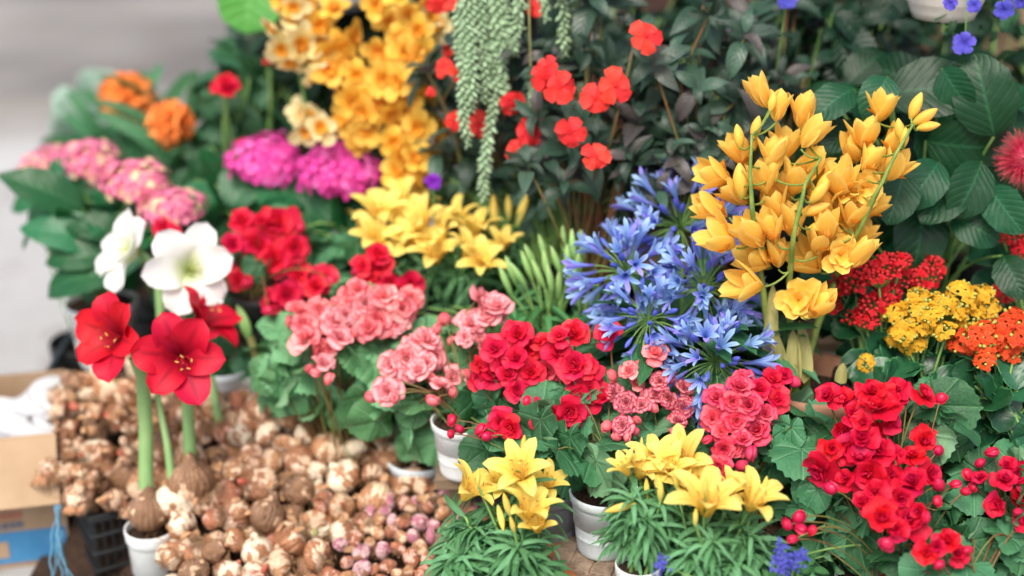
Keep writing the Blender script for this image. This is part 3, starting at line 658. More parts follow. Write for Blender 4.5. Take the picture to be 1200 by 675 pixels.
def begonia(label, kind, flowers, buds, d, leafregs, nleaf, crownpx, seed, leaf='beg', lsize=(.032, .058), pot=True, rim=.065, potmat=None, group='potted begonias', mixed=None, hmin=.1, hmax=.22, crown_d=None, gz=None):
    r = np.random.RandomState(seed)
    root, crown = auto_pot(crownpx[0], crownpx[1], crown_d or d + .07, label, 'begonia', group, rim, potmat or M['potwhite'], 'potted_begonia', hmin, hmax, True, gz)
    st = MB(); lf = MB()
    cx = np.mean([f[0] for f in flowers]); cy = np.mean([f[1] for f in flowers])
    for i, f in enumerate(flowers):
        x, y, q = f[:3]; k = f[3] if len(f) > 3 else kind
        dd = d - .03 + .00045 * math.hypot(x - cx, y - cy) - .0014 * max(0, y - cy - 8) + r.uniform(-.015, .015); p = P(x, y, dd)
        o = (x - cx) / 120 * cr - (y - cy) / 120 * cu
        v = facing(p, r, .8, .33, .28, o * .55); s = px2m(q, dd) * (1.28 if k == 'redwide' else 1.14) * r.uniform(.82, 1.1)
        put('flower', FL[k][r.randint(len(FL[k]))], root, p, zbasis(v, r.rand() * 6), s)
        st.add(tube(curve(crown + r.randn(3) * .012, p - v * s * .2, UP * .02 - v * .03, 8), .0016, 5), rnd=r.rand())
    for x, y, q in buds:
        dd = d - .02 + .0004 * math.hypot(x - cx, y - cy) - .0016 * max(0, y - cy - 8) + r.uniform(-.01, .01); p = P(x, y, dd)
        v = unit(r.randn(3) * .6 - UP * .2 + tocam(p) * .3)
        put('bud', BUD[kind][r.randint(2)], root, p, zbasis(v, r.rand() * 6), px2m(q, dd) * 1.05)
        st.add(tube(curve(crown + r.randn(3) * .015, p, UP * .03, 7), .0012, 5), rnd=r.rand())
    leaf_region(lf, LF['beg'], leafregs, nleaf, lsize, r, crown=crown, stem=st, depth=.15, bulge=.08, face=.4, up=.5, jit=.5)
    wmesh('stem', st, M['redstem'], root); wmesh('foliage', lf, M[leaf], root)
    return root
def lily_plant(label, stems, buds, sides, base, group, seed, rim=.06, potmat=None, leafn=60, lsize=(.055, .09), hmin=.08, hmax=.16, mounds=None, pot=True, fl='lily', dr=1.0, lmat='lilyleaf', bd=0.0, kb='lilybud', blen=1.0):
    """base = (px, py, d); stems/sides = (px, py, r, d)"""
    r = np.random.RandomState(seed)
    root, crown = auto_pot(*base, label, 'lily', group, rim, potmat or M['potwhite'], 'potted_lily', hmin, hmax, pot)
    st = MB(); lf = MB()
    def stemleaf(path, n, t0=.15, t1=.9):
        k = len(path)
        for i in range(n):
            t = t0 + (t1 - t0) * (i + r.rand()) / n; f = t * (k - 1); j = min(int(f), k - 2); p = path[j] + (path[j + 1] - path[j]) * (f - j)
            ax = unit(path[j + 1] - path[j]); a = i * GA + r.uniform(-.3, .3); B = zbasis(ax); o = B[:, 0] * math.cos(a) + B[:, 1] * math.sin(a)
            lf.add(LF['lily'][r.randint(4)], basis(unit(o + ax * r.uniform(.0, .4)), ax), p, r.uniform(*lsize) * (1.1 - .35 * t), r.rand())
    for lst, kk in ((stems, fl), (sides, 'lilyside')):
        for x, y, q, d in lst:
            p = P(x, y, d); v = facing(p, r, .45, .85, .3); s = px2m(q, d)
            o = put('flower', FL[kk][r.randint(len(FL[kk]))], root, p - v * s * .35, zbasis(v, r.rand() * 6), s)
            put('stamen', ST_LIL[r.randint(2)], o, (0, 0, 0)).location = (0, 0, 0)
            end = p - v * s * .35; c = curve(crown + r.randn(3) * .012, end, r.randn(3) * .008, 10); c[-2] = end - v * .02
            st.add(tube(c, np.linspace(.0032, .0022, 10), 6), rnd=r.rand())
            if mounds: stemleaf(c, 22, .35, .93)
    for b in buds:
        x, y, q, d, ax = b; p = P(x, y, d); v = unit(np.asarray(ax) @ np.stack([cr, cu, -cf]) + r.randn(3) * .08); s = px2m(q, d)
        put('bud', FL[kb][r.randint(len(FL[kb]))], root, p, zbasis(v, r.rand() * 6), s * blen)
        st.add(tube(curve(crown + r.randn(3) * .01, p - v * s * .9, UP * .01, 8), .0022, 5), rnd=r.rand())
    for (x, y, d, n, hh) in (mounds or []):
        top = P(x, y, d); bot = crown + (top - crown) * .0 + np.array([0, 0, 0.0]); bot = np.array([top[0] * .7 + crown[0] * .3, top[1] * .7 + crown[1] * .3 + .02, crown[2]])
        path = curve(bot, top, (0, 0, 0), 8); st.add(tube(path, np.linspace(.004, .0028, 8), 6), rnd=r.rand()); stemleaf(path, n, .1, 1.0)
    wmesh('stem', st, M['stem'], root)
    if lf.n: wmesh('foliage', lf, M[lmat], root)
    return root
def shrub(label, cat, name, regs, n, size, leafkey, matkey, crownpx, seed, group=None, face=.5, up=.45, droop=.45, depth=.15, bulge=.08, rim=.075, potmat=None, hmax=.25, gz=None, aim=None, pot=True, stemmat='stem', keep=None, jit=.35, crown_d=None):
    r = np.random.RandomState(seed); d = crown_d or np.mean([q[4] for q in regs]) + .05
    root, crown = auto_pot(crownpx[0], crownpx[1], d, label, cat, group, rim, potmat or M['potblack'], name, .1, hmax, pot, gz)
    st = MB(); lf = MB(); leaf_region(lf, LF[leafkey], regs, n, size, r, face=face, up=up, droop=droop, depth=depth, bulge=bulge, crown=crown, stem=st, aim=aim, srad=.002, keep=keep, jit=jit)
    if st.n: wmesh('stem', st, M[stemmat], root)
    wmesh('foliage', lf, M[matkey], root); return root, crown

# ------------------------------------------------------------------ the setting
def slab(name, sx, sy, sz, c, mat, bev=0.0, kind='structure'):
    mb = MB(); mb.add(box(sx, sy, sz, (0, 0, 0), bev), None, c); o = wmesh(name, mb, mat, None, smooth=False); o['kind'] = kind; return o
slab('ground', 400, 400, .1, (0, 150, -.17), M['road'])
slab('pavement', 30, 9.7, .12, (0, 1.0, -.06), M['ground'], .012)
# stall shelves: planks on legs
def shelf(x0, x1, y0, y1, z, label, lower=None):
    root = thing('plank_shelf', ((x0 + x1) / 2, (y0 + y1) / 2, 0), label, 'shelf', 'plank shelves of the stall')
    n = max(2, int(round((y1 - y0) / .12))); w = (y1 - y0) / n
    for k in range(n):
        mb = MB(); mb.add(box(x1 - x0, w - .006, .022, (0, 0, 0), .002), None, ((x0 + x1) / 2, y0 + w * (k + .5), z - .011), rnd=rs.rand()); wmesh('board', mb, M['wood'], root, False)
    for x in (x0 + .04, (x0 + x1) / 2, x1 - .04):
        for y in (y0 + .05, y1 - .05):
            mb = MB(); mb.add(box(.04, .04, z - .024, (0, 0, 0), .003), None, (x, y, (z - .024) / 2)); wmesh('leg', mb, M['wood'], root, False)
shelf(-.06, 1.30, 1.55, 1.945, .20, 'lowest weathered plank shelf under the front yellow lilies')
shelf(-.13, 1.30, 1.955, 2.095, .20, 'narrow weathered plank shelf under the white and grey pots')
shelf(-.13, 1.30, 2.105, 2.435, .30, 'middle weathered plank shelf under the begonias and blue agapanthus')
shelf(-.66, 1.60, 2.445, 3.05, .40, 'highest weathered plank shelf under the dark leaved shrubs')
mb = MB(); mb.add(box(2.0, .12, 2.3, (0, 0, 0), .004), None, (1.25, 3.42, 1.15)); w_ = wmesh('shop_wall', mb, M['wall'], None, False)
tag(w_, 'dark painted shop wall behind the dark leaved shrubs', 'wall')

# ------------------------------------------------------------------ cardboard box, bottom left
cpos = P(66, 515, 2.62); CA = .22; bh = .272; bw, bd_ = .40, .28; c0 = np.array([cpos[0], cpos[1], 0]) + rz(CA) @ np.array([-.20, .14, 0])
root = thing('cardboard_box', c0, 'tan cardboard carton with blue band and faded print beside the black crate', 'box')
A = rz(CA)
def bx(T_size, T_c, name, mat, parent, bev=.0015, lab=None):
    m_ = MB(); m_.add(box(*T_size, (0, 0, 0), bev), A, c0 + A @ np.asarray(T_c, float)); return wmesh(name, m_, mat, parent, False, lab)
m_ = MB()
for sz_, c_ in (((bw, .005, bh), (0, -bd_ / 2, bh / 2)), ((bw, .005, bh), (0, bd_ / 2, bh / 2)), ((.005, bd_ - .006, bh), (-bw / 2 + .0025, 0, bh / 2)), ((.005, bd_ - .006, bh), (bw / 2 - .0025, 0, bh / 2)), ((bw - .012, bd_ - .012, .005), (0, 0, .004))):
    m_.add(box(*sz_, (0, 0, 0), .001), A, c0 + A @ np.array(c_))
wmesh('carton_body', m_, M['carton'], root, False)
for sgn in (-1, 1):
    m_ = MB(); m_.add(blade(6, 4, .13, bw, lambda t: 1 + 0 * t, b0=-.7 if sgn > 0 else -.9, bend=-.3), A @ rz(PI if sgn < 0 else 0), c0 + A @ np.array([0, sgn * bd_ / 2, bh + .002])); wmesh('flap', m_, M['cartonin'], root)
fy = -bd_ / 2 - .004
bx((bw - .01, .002, .066), (0, fy, .045), 'blue_band', M['printblue'], root, 0)
bx((.12, .002, .034), (.03, fy - .0015, .042), 'band_window', M['carton'], root, 0)
m_ = MB()
def quadprism(pts, y, dep): 
    V = np.array([[x, y, z] for x, z in pts] + [[x, y - dep, z] for x, z in pts]); F = np.array([[0, 1, 2, 3], [7, 6, 5, 4], [0, 4, 5, 1], [1, 5, 6, 2], [2, 6, 7, 3], [3, 7, 4, 0]]); V = V[F.ravel()]
    return V, np.arange(24).reshape(6, 4), np.zeros((24, 2))
m_.add(quadprism([(.06, .178), (.087, .128), (.125, .128), (.125, .178)], fy, .002), A, c0); wmesh('red_mark', m_, M['printred'], root, False)
for nm, zc, hh, mt in (('red_lettering', .112, .014, 'printredpale'), ('blue_lettering', .092, .013, 'printnavy')):
    m_ = MB(); x = -.01; r = np.random.RandomState(3)
    while x < .115:
        wd = r.uniform(.007, .014)
        for q in range(2): m_.add(box(wd * .3, .002, hh, (0, 0, 0)), A, c0 + A @ np.array([x + q * wd * .6, fy - .0005, zc]))
        m_.add(box(wd * .5, .002, hh * .28, (0, 0, 0)), A, c0 + A @ np.array([x + wd * .3, fy - .0008, zc + (r.randint(3) - 1) * hh * .3])); x += wd * 1.35
    wmesh(nm, m_, M[mt], root, False)
# crumpled white sheet on the carton
r = np.random.RandomState(5); n_ = 60; gx, gy = np.meshgrid(np.linspace(-.20, .20, n_), np.linspace(-.115, .10, n_))
ed = 1 + .14 * np.sin(gy * 60 + 1) * (np.abs(gx) > .15); gz = bh - .028 + .014 * np.sin(gx * 34 + 2 * np.sin(gy * 24)) + .010 * np.sin(gy * 45 + gx * 20) + .004 * np.sin(gx * 90 + gy * 70)
V = np.stack([gx * ed, gy + .01 * np.sin(gx * 50), gz + .012], -1).reshape(-1, 3); m_ = MB()
m_.add((V, grid_faces(n_, n_), np.zeros((n_ * n_, 2))), A, c0); o = wmesh('plastic_sheet', m_, M['paper']); tag(o, 'crumpled white plastic sheet lying in the open carton', 'sheet')

# ------------------------------------------------------------------ crates
def crate(x0, x1, y0, y1, z, ang, label, rows=4):
    c = np.array([(x0 + x1) / 2, (y0 + y1) / 2, 0]); R = rz(ang); w, l = x1 - x0, y1 - y0
    root = thing('plastic_crate', c, label, 'crate', 'black plastic crates holding bulbs')
    def bar(s, p, mb): mb.add(box(*s, (0, 0, 0), .0015), R, c + R @ np.asarray(p, float))
    for nm, L, axis, off in (('side_panel', w, 0, -l / 2), ('side_panel', w, 0, l / 2), ('side_panel', l, 1, -w / 2), ('side_panel', l, 1, w / 2)):
        mb = MB()
        for k in range(rows + 1):
            zz = .008 + (z - .014) * k / rows; hh = .014 if k in (0, rows) else .007; th = .011 if k == rows else .008
            bar((L + (.008 if axis == 0 else -.012), th, hh) if axis == 0 else (th, L - .012, hh), (0, off, zz) if axis == 0 else (off, 0, zz), mb)
        nv = int(L / .016)
        for k in range(nv + 1):
            q = -L / 2 + .004 + (L - .008) * k / nv
            bar((.0035, .005, z - .02) if axis == 0 else (.005, .0035, z - .02), (q, off, z / 2) if axis == 0 else (off, q, z / 2), mb)
        wmesh(nm, mb, M['crate'], root, False)
    mb = MB(); bar((w - .02, l - .02, .006), (0, 0, .005), mb); wmesh('bottom_panel', mb, M['potblack'], root, False)
    mb = MB(); bar((w - .024, l - .024, z * .75), (0, 0, .01 + z * .375), mb); f = wmesh('dark_infill', mb, M['soil'], None, False); tag(f, 'added dark peat filling the ' + label[:40].split(' under')[0].split(' beside')[0], 'infill', None, 'stuff')  # added dark slab so the crate inside looks dark between things
CK = P(106, 606, 2.56); ca = .52; CC = CK[:2] + (rz(ca) @ np.array([.14, .11, 0]))[:2]
crate(CC[0] - .14, CC[0] + .14, CC[1] - .11, CC[1] + .11, CK[2], ca, 'small black slatted crate under the knobbly rhizomes beside the carton')
crate(-.575, -.185, 2.06, 2.42, .135, .05, 'wide black slatted crate under the big heap of bulbs', 3)
# blue twine hanging on the small crate
mb = MB(); r = np.random.RandomState(8)
for k in range(5):
    a = P(68 + r.uniform(-4, 4), 592, 2.56); b = P(58 + k * 9, 690, 2.50 + r.uniform(-.02, .02)); b[2] = max(b[2], .004)
    mb.add(tube(curve(a, b, (r.uniform(-.012, .012), -.01, 0), 10, .002, r), .0015, 5), rnd=r.rand())
o = wmesh('twine', mb, M['twine']); tag(o, 'pale blue twine trailing down the corner of the small crate', 'twine')

# ------------------------------------------------------------------ bulbs
def bulb_mesh(kind, seed, elong=1.0, neck=.35, roots=True, husk=4):
    r = np.random.RandomState(seed); z = np.linspace(0, 1, 12)
    bd = np.sqrt(np.clip(1 - ((z - .42) / .44) ** 2, 0, 1)); rr = np.where(z < .8, np.maximum(bd, .06), 0)
    rr = np.maximum(rr, np.where(z > .55, neck * (1.0 - .5 * (z - .55) / .45), 0)); rr[0] = .05; rr[-1] = .03; rr[-2] = min(rr[-2], neck * .6)
    ph = r.rand(8) * 6.28
    bmp = lambda t, zz: 1 + .06 * np.sin(2 * t + ph[0]) + .04 * np.sin(3 * t + ph[1] + zz * 1.5) + .015 * np.sin(7 * t + ph[2] + zz * 2) + .015 * np.sin(5 * t + ph[3] - zz * 3)
    V, F, U = lathe(np.stack([rr, (z - .42) * 2.0 * elong], 1), 20, bmp); V[:, 0] += .12 * np.clip(V[:, 2], 0, 2) * r.uniform(-1, 1); V[:, 2] *= 1 + .08 * np.sin(V[:, 0] * 3 + ph[4])
    mb = MB(); mb.add((V, F, U), None, (0, 0, 0), 1, r.rand())
    if roots:
        for k in range(26):
            a = r.rand() * 6.28; p0 = np.array([.16 * math.cos(a), .16 * math.sin(a), -.82 * elong]); p1 = p0 + np.array([math.cos(a) * r.uniform(.1, .5), math.sin(a) * r.uniform(.1, .5), -r.uniform(.05, .4)])
            mb.add(tube(curve(p0, p1, r.randn(3) * .08, 6), .022, 4), rnd=r.rand(), mat=1)
    for k in range(husk):
        T = blade(6, 3, r.uniform(.6, 1.1), r.uniform(.4, .7), prof(.5, .5), b0=.1, bend=r.uniform(-.9, -.2), cup=.35, ruf=.08, ph=r.rand() * 6)
        a = r.rand() * 6.28; zz = r.uniform(-.5, .5); p = np.array([math.cos(a) * .93, math.sin(a) * .93, zz]) * np.array([1, 1, elong]); nn = np.array([math.cos(a), math.sin(a), .2])
        mb.add(T, basis(unit(np.array([0, 0, 1.]) * r.choice([-1, 1]) + r.randn(3) * .5), nn), p * 1.02, .6, r.rand(), 2)
    return mb.mesh(kind + '_bulb', [BULB[kind], M['root'], M['husk']])
def rhizome_mesh(seed):
    r = np.random.RandomState(seed); mb = MB(); p = np.zeros(3); d = unit([1, 0, .2])
    for k in range(5):
        R_ = r.uniform(.42, .62) * (1 - .06 * k); ph = r.rand(4) * 6
        V, F, U = lathe(np.stack([np.cos(np.linspace(-1.5, 1.5, 12)) * R_ * (1 + .09 * np.sin(np.linspace(0, 22, 12))), np.linspace(-.75, .75, 12)], 1), 14, lambda t, zz: 1 + .12 * np.sin(2 * t + ph[0]) + .08 * np.sin(5 * t + ph[1]))
        mb.add((V, F, U), zbasis(d, r.rand() * 6), p, 1, r.rand()); p = p + d * .62; d = unit(d + r.randn(3) * .45)
        if r.rand() < .7: 
            e = p + unit(r.randn(3)) * R_ * 1.0; mb.add(ellipsoid(.3, .3, .42, 7, 10), zbasis(e - p, 0), e, r.uniform(.6, 1.1), r.rand())
        for q in range(5):
            o = p + unit(r.randn(3)) * R_ * .8; mb.add(tube(curve(o, o + r.randn(3) * .35, r.randn(3) * .1, 6), .022, 4), rnd=r.rand(), mat=1)
    for v in mb.V: v -= np.array([1.2, 0, .1])
    return mb.mesh('rhizome', [BULB['brown' if seed % 2 else 'tan'], M['root'], M['husk']])
BM = {k: [bulb_mesh(k, i * 10 + j, e, n) for j, (e, n) in enumerate(((.95, .34), (1.1, .4), (.85, .3)))] for i, k in enumerate(('cream', 'brown', 'muddy', 'rosy', 'tan'))}
SM = {k: [bulb_mesh(k, 200 + i * 10 + j, e, .28, True, 3) for j, e in enumerate((.9, 1.05, .8))] for i, k in enumerate(('purple', 'rosy', 'tan'))}
RM = [rhizome_mesh(s) for s in range(4)]
shoot_me = MB().add(ellipsoid(.3, .26, .62, 8, 10, .2, .8), rnd=.3).mesh('shoot', M['shoot'])
gshoot_me = MB().add(ellipsoid(.26, .22, .7, 8, 10, .25, .8), rnd=.3).mesh('shoot', M['gshoot'])
def inpoly(x, y, poly):
    c = False; j = len(poly) - 1
    for i in range(len(poly)):
        xi, yi = poly[i]; xj, yj = poly[j]
        if (yi > y) != (yj > y) and x < (xj - xi) * (y - yi) / (yj - yi) + xi: c = not c
        j = i
    return c
def surf(px, py, z0, y0, k):
    g = ray(px, py); d = (z0 - k * y0 - H) / (g[2] - k * g[1]); return P(px, py, d)
SKIN = {'cream': 'cream bulb in brown skin', 'brown': 'brown papery bulb', 'muddy': 'dark muddy bulb', 'rosy': 'bulb with pink blushed torn skin', 'tan': 'tan bulb with cream patches', 'purple': 'small purple skinned bulb'}
def where_B(x, y):
    if x < 262: v = 'at the heap edge by the amaryllis stalks'
    elif y < 500: v = 'high on the heap under the pink begonia leaves'
    elif x > 455: v = 'at the heap edge near the white begonia pot'
    elif y > 610: v = 'low at the front of the big heap'
    elif x < 350: v = 'in the middle of the big heap'
    else: v = 'on the heap just above the small purple bulbs'
    return v
def scatter(poly, z0, y0, k, rad, seed, gap, lift=0.0, jit=.01, maxn=400, excl=None):
    r = np.random.RandomState(seed); pts = []; xs = [p[0] for p in poly]; ys = [p[1] for p in poly]
    for t in range(9000):
        x, y = r.uniform(min(xs), max(xs)), r.uniform(min(ys), max(ys))
        if not inpoly(x, y, poly) or (excl and inpoly(x, y, excl)): continue
        p = surf(x, y, z0 + lift, y0, k)
        q = r.uniform(*rad)
        if all(np.linalg.norm(p - o) > (q + oq) * gap for o, oq, _, _ in pts): pts.append((p + np.array([0, 0, r.uniform(-jit, jit)]), q, x, y))
        if len(pts) >= maxn: break
    return pts
SMALLPOLY = [(388, 690), (398, 640), (425, 600), (470, 572), (528, 560), (575, 572), (575, 690)]
HEAPB = [(205, 575), (188, 520), (196, 470), (250, 462), (330, 468), (400, 492), (455, 505), (520, 545), (575, 572), (575, 690), (200, 690)]
lab_n = {}
def place_bulb(p, q, x, y, me, kind, r, small=False, group='bulbs heaped in the wide crate', where=None, shoot=.2):
    w = where or where_B(x, y); s = 'small ' if small and kind != 'purple' else ''
    lab = s + SKIN[kind]
    tilt = r.rand()
    ax = unit(r.randn(3) * .8 + UP * .35 + tocam(p) * .25)
    sh = None
    if r.rand() < shoot: sh = 'red' if r.rand() < .65 else 'green'
    if sh: lab += ' and a %s shoot' % sh
    lab = lab + ' ' + w
    lab = lab.replace('with a little earth on it', '').replace('  ', ' ') if sh else lab
    if len(lab.split()) > 16: lab = ' '.join(lab.replace('with a little earth on it', '').replace('with peeling brown skin', 'half peeled').split())[:150]
    name = 'small_bulb' if small else 'flower_bulb'
    o = bpy.data.objects.new(name, me); col.objects.link(o); o.location = Vector(p); B = zbasis(ax, r.rand() * 6); o.rotation_euler = Matrix(B.tolist()).to_euler(); o.scale = (q * r.uniform(.9, 1.1), q * r.uniform(.9, 1.1), q)
    tag(o, ' '.join(lab.split()[:16]), 'bulb', group)
    if sh:
        c = bpy.data.objects.new('shoot', shoot_me if sh == 'red' else gshoot_me); col.objects.link(c); c.parent = o; c.location = (0, 0, 1.0); c.scale = (.62, .62, .6)
    return o
r = np.random.RandomState(21)
for lay, (lift, seed) in enumerate(((-.030, 31), (0, 32))):
    for p, q, x, y in scatter(HEAPB, .15, 2.06, .50, (.021, .036), seed, .76 if lay else .86, lift, .008, excl=SMALLPOLY):
        k = r.choice(['cream', 'brown', 'muddy', 'rosy', 'tan'], p=[.28, .27, .10, .12, .23]); place_bulb(p, q, x, y, BM[k][r.randint(3)], k, r)
for p, q, x, y in scatter(SMALLPOLY, .17, 2.06, .50, (.0115, .0185), 41, .76, 0, .006):
    k = r.choice(['purple', 'rosy', 'tan'], p=[.45, .3, .25])
    place_bulb(p, q, x, y, SM[k][r.randint(3)], k, r, True, 'small bulbs heaped in front of the lilies', 'in the pile beside the front lilies' if x > 460 else 'at the edge of the small pile', .0)
mb = MB(); r2 = np.random.RandomState(77)   # added dark peat between the bulbs: a low mound that keeps the gaps dark
g1 = 18; xs = np.linspace(-.60, -.10, g1); ysv = np.linspace(2.04, 2.48, g1); GX, GY = np.meshgrid(xs, ysv); GZ = .075 + (GY - 2.04) * .50 + r2.randn(g1, g1) * .006
mb.add((np.stack([GX, GY, GZ], -1).reshape(-1, 3), grid_faces(g1, g1), np.zeros((g1 * g1, 2)))); o = wmesh('infill_mound', mb, M['soil']); tag(o, 'dark peat mound added under the heaped bulbs', 'infill', None, 'stuff')
HEAPA = [(52, 568), (62, 510), (78, 450), (120, 438), (165, 430), (215, 455), (232, 490), (205, 565), (160, 580), (100, 600)]
for p, q, x, y in scatter(HEAPA, .17, 2.20, .62, (.036, .052), 51, .62, 0, .01):
    ax = unit(np.array([.8, -.35, .15]) + r.randn(3) * .5); o = bpy.data.objects.new('rhizome', RM[r.randint(4)]); col.objects.link(o); o.location = Vector(p); o.rotation_euler = Matrix(basis(np.cross(UP, ax), UP).tolist()).to_euler(); o.rotation_euler.x += r.uniform(-.5, .5); s = q * .62; o.scale = (s, s, s)
    side = 'nearest the carton' if x < 100 else ('behind the amaryllis stalks' if x > 165 else ('on top of the crate heap' if y < 500 else 'at the crate rim'))
    tag(o, 'knobbly brown rhizome clump ' + side, 'rhizome', 'rhizomes heaped in the small crate')
    if r.rand() < .5:
        c = bpy.data.objects.new('shoot', shoot_me); col.objects.link(c); c.parent = o; c.location = (1.3, 0, .25); c.rotation_euler = (0, 1.3, 0)
for lay in (0, 1):
    for p, q, x, y in scatter(HEAPA, .155, 2.20, .62, (.02, .034), 61 + lay, .9, -.02 + .035 * lay, .008):
        k = r.choice(['cream', 'brown', 'muddy', 'tan'], p=[.25, .3, .25, .2])
        if lay == 0 or r.rand() < .55: place_bulb(p, q, x, y, BM[k][r.randint(3)], k, r, False, 'bulbs among the rhizomes in the small crate', 'among the rhizomes ' + ('nearest the carton' if x < 105 else ('behind the amaryllis stalks' if x > 165 else 'over the crate rim')), .25)
mb = MB(); xs = np.linspace(CC[0] - .2, CC[0] + .26, g1); ysv = np.linspace(CC[1] - .2, CC[1] + .24, g1); GX, GY = np.meshgrid(xs, ysv); GZ = CK[2] - .055 + (GY - 2.25) * .6 + r2.randn(g1, g1) * .006 - 1.2 * np.maximum(0, np.hypot(GX - CC[0], GY - CC[1]) - .09)
mb.add((np.stack([GX, GY, np.maximum(GZ, .02)], -1).reshape(-1, 3), grid_faces(g1, g1), np.zeros((g1 * g1, 2)))); o = wmesh('infill_mound', mb, M['soil']); tag(o, 'dark peat mound added under the knobbly rhizomes', 'infill', None, 'stuff')  # added dark sheet standing in for the shade between the rhizomes

mb = MB(); r = np.random.RandomState(78)
for poly, z0, y0, k_, n in ((HEAPB, .165, 2.06, .5, 260), (HEAPA, .19, 2.20, .62, 160)):
    xs = [p[0] for p in poly]; ys = [p[1] for p in poly]
    for i in range(n):
        x, y = r.uniform(min(xs), max(xs)), r.uniform(min(ys), max(ys))
        if not inpoly(x, y, poly): continue
        p = surf(x, y, z0 + r.uniform(-.02, .02), y0, k_)
        if r.rand() < .55: mb.add(blade(5, 3, r.uniform(.012, .03), r.uniform(.008, .018), prof(.5, .5), b0=.2, bend=r.uniform(-1.2, .8), cup=.4, ruf=.1, ph=r.rand() * 6), basis(r.randn(3), UP + r.randn(3) * .5), p, 1, r.rand())
        else: mb.add(tube(curve(p, p + r.randn(3) * .02, r.randn(3) * .01, 7), .0008, 4), rnd=r.rand(), mat=1)
o = wmesh('loose_husks', mb, [M['husk'], M['root']]); tag(o, 'papery husks and dry roots scattered over the heaped bulbs', 'husks', None, 'stuff')

# ------------------------------------------------------------------ amaryllis
def amaryllis(label, heads, white, stalks, basepx, d, bulbr, pot=None, seed=0, extra=(), gz=None):
    """heads: (px, py, r, d, facing camera-space vector)"""
    r = np.random.RandomState(seed); b = P(basepx[0], basepx[1], d); base = np.array([b[0], b[1], b[2] - (.17 if pot else bulbr)]) if gz is None else np.array([b[0], b[1], gz])
    root = thing('amaryllis', base, label, 'amaryllis', None)
    if pot: pot_parts(root, np.array([b[0], b[1], 0.0]), pot, b[2] - .018, M['potwhite'], 0, True, .7)
    put('bulb', BM['muddy' if seed % 2 else 'brown'][1], root, b + UP * bulbr * .35, zbasis(UP + r.randn(3) * .05), bulbr)
    k = 'amawhite' if white else 'amared'
    for i, (x, y, q, dd, fv) in enumerate(heads):
        p = P(x, y, dd); v = unit(np.asarray(fv) @ np.stack([cr, cu, -cf])); s = px2m(q, dd) * (1.0 if white else 1.07)
        o = put('flower', FL[k][i % 2], root, p - v * s * .45, zbasis(v, .4 + i * 1.3), s)
        put('stamen', ST_WH if white else ST_AMA[i % 2], o).location = (0, 0, 0)
    for pts, rad in stalks:
        q = [P(x, y, dd) for x, y, dd in pts]; c = np.concatenate([curve(q[i], q[i + 1], n=5)[(1 if i else 0):] for i in range(len(q) - 1)])
        m_ = MB(); m_.add(tube(c, np.linspace(rad, rad * .85, len(c)), 12)); wmesh('stalk', m_, M['stalk'], root)
    for i, (x, y, q, dd, fv) in enumerate(heads):   # short flower necks
        p = P(x, y, dd); v = unit(np.asarray(fv) @ np.stack([cr, cu, -cf])); s = px2m(q, dd); e = P(*stalks[0][0][-1])
        m_ = MB(); m_.add(tube(curve(e, p - v * s * .45, UP * .01, 8), np.linspace(.0075, .006, 8), 8)); wmesh('flower_neck', m_, M['stalk'], root)
    for pts, w in extra:
        q = np.array([P(*a) for a in pts]); m_ = MB(); m_.add(tube(np.concatenate([curve(q[i], q[i + 1], n=6)[(1 if i else 0):] for i in range(len(q) - 1)]), np.array(w), 8)); wmesh('leaf_shoot', m_, M['stalk'], root)
    return root
amaryllis('red amaryllis on a thick stalk from a brown bulb in a tall white pot', [(133, 393, 41, 2.40, (-.35, .12, .8))], False,
          [(((171, 572, 2.50), (171, 500, 2.49), (167, 440, 2.46), (158, 418, 2.45)), .0135)], (176, 606), 2.50, .037, .045, 1,
          [(((203, 578, 2.49), (196, 520, 2.49), (184, 462, 2.5)), np.linspace(.008, .005, 11))])
amaryllis('red amaryllis leaning over the bulb heap with no pot, beside the white potted one', [(212, 418, 44, 2.38, (.12, .05, .9)), (243, 372, 36, 2.52, (.5, .5, .2))], False,
          [(((224, 548, 2.52), (221, 500, 2.50), (219, 455, 2.47), (222, 430, 2.46)), .0115)], (224, 572), 2.52, .042, None, 3,
          [(((258, 497, 2.62), (252, 470, 2.6), (247, 440, 2.6)), np.linspace(.009, .007, 11))])
amaryllis('white amaryllis with two open flowers and green throats above the red ones', [(150, 292, 43, 2.62, (-.6, .3, .7)), (222, 316, 47, 2.55, (.18, .1, .9))], True,
          [(((212, 540, 2.66), (204, 490, 2.66), (192, 420, 2.66), (186, 325, 2.64)), .0105)], (214, 560), 2.66, .036, None, 5)
# pointed green bud stalk
p0 = P(305, 478, 2.62); root = thing('amaryllis', p0 - UP * .02, 'unopened amaryllis with one pointed olive bud on a bent stalk', 'amaryllis')
put('bulb', BM['brown'][0], root, p0, zbasis(UP), .03)
m_ = MB(); q = [P(310, 465, 2.62), P(305, 430, 2.62), P(293, 395, 2.62)]; m_.add(tube(np.array(q), [.0075, .0085, .008], 10)); wmesh('stalk', m_, M['dry'], root)
put('bud', FL['greenbud'][0], root, P(287, 378, 2.62), zbasis(unit(P(283, 360, 2.62) - P(293, 398, 2.62))), .034).scale = (.05, .05, .036)

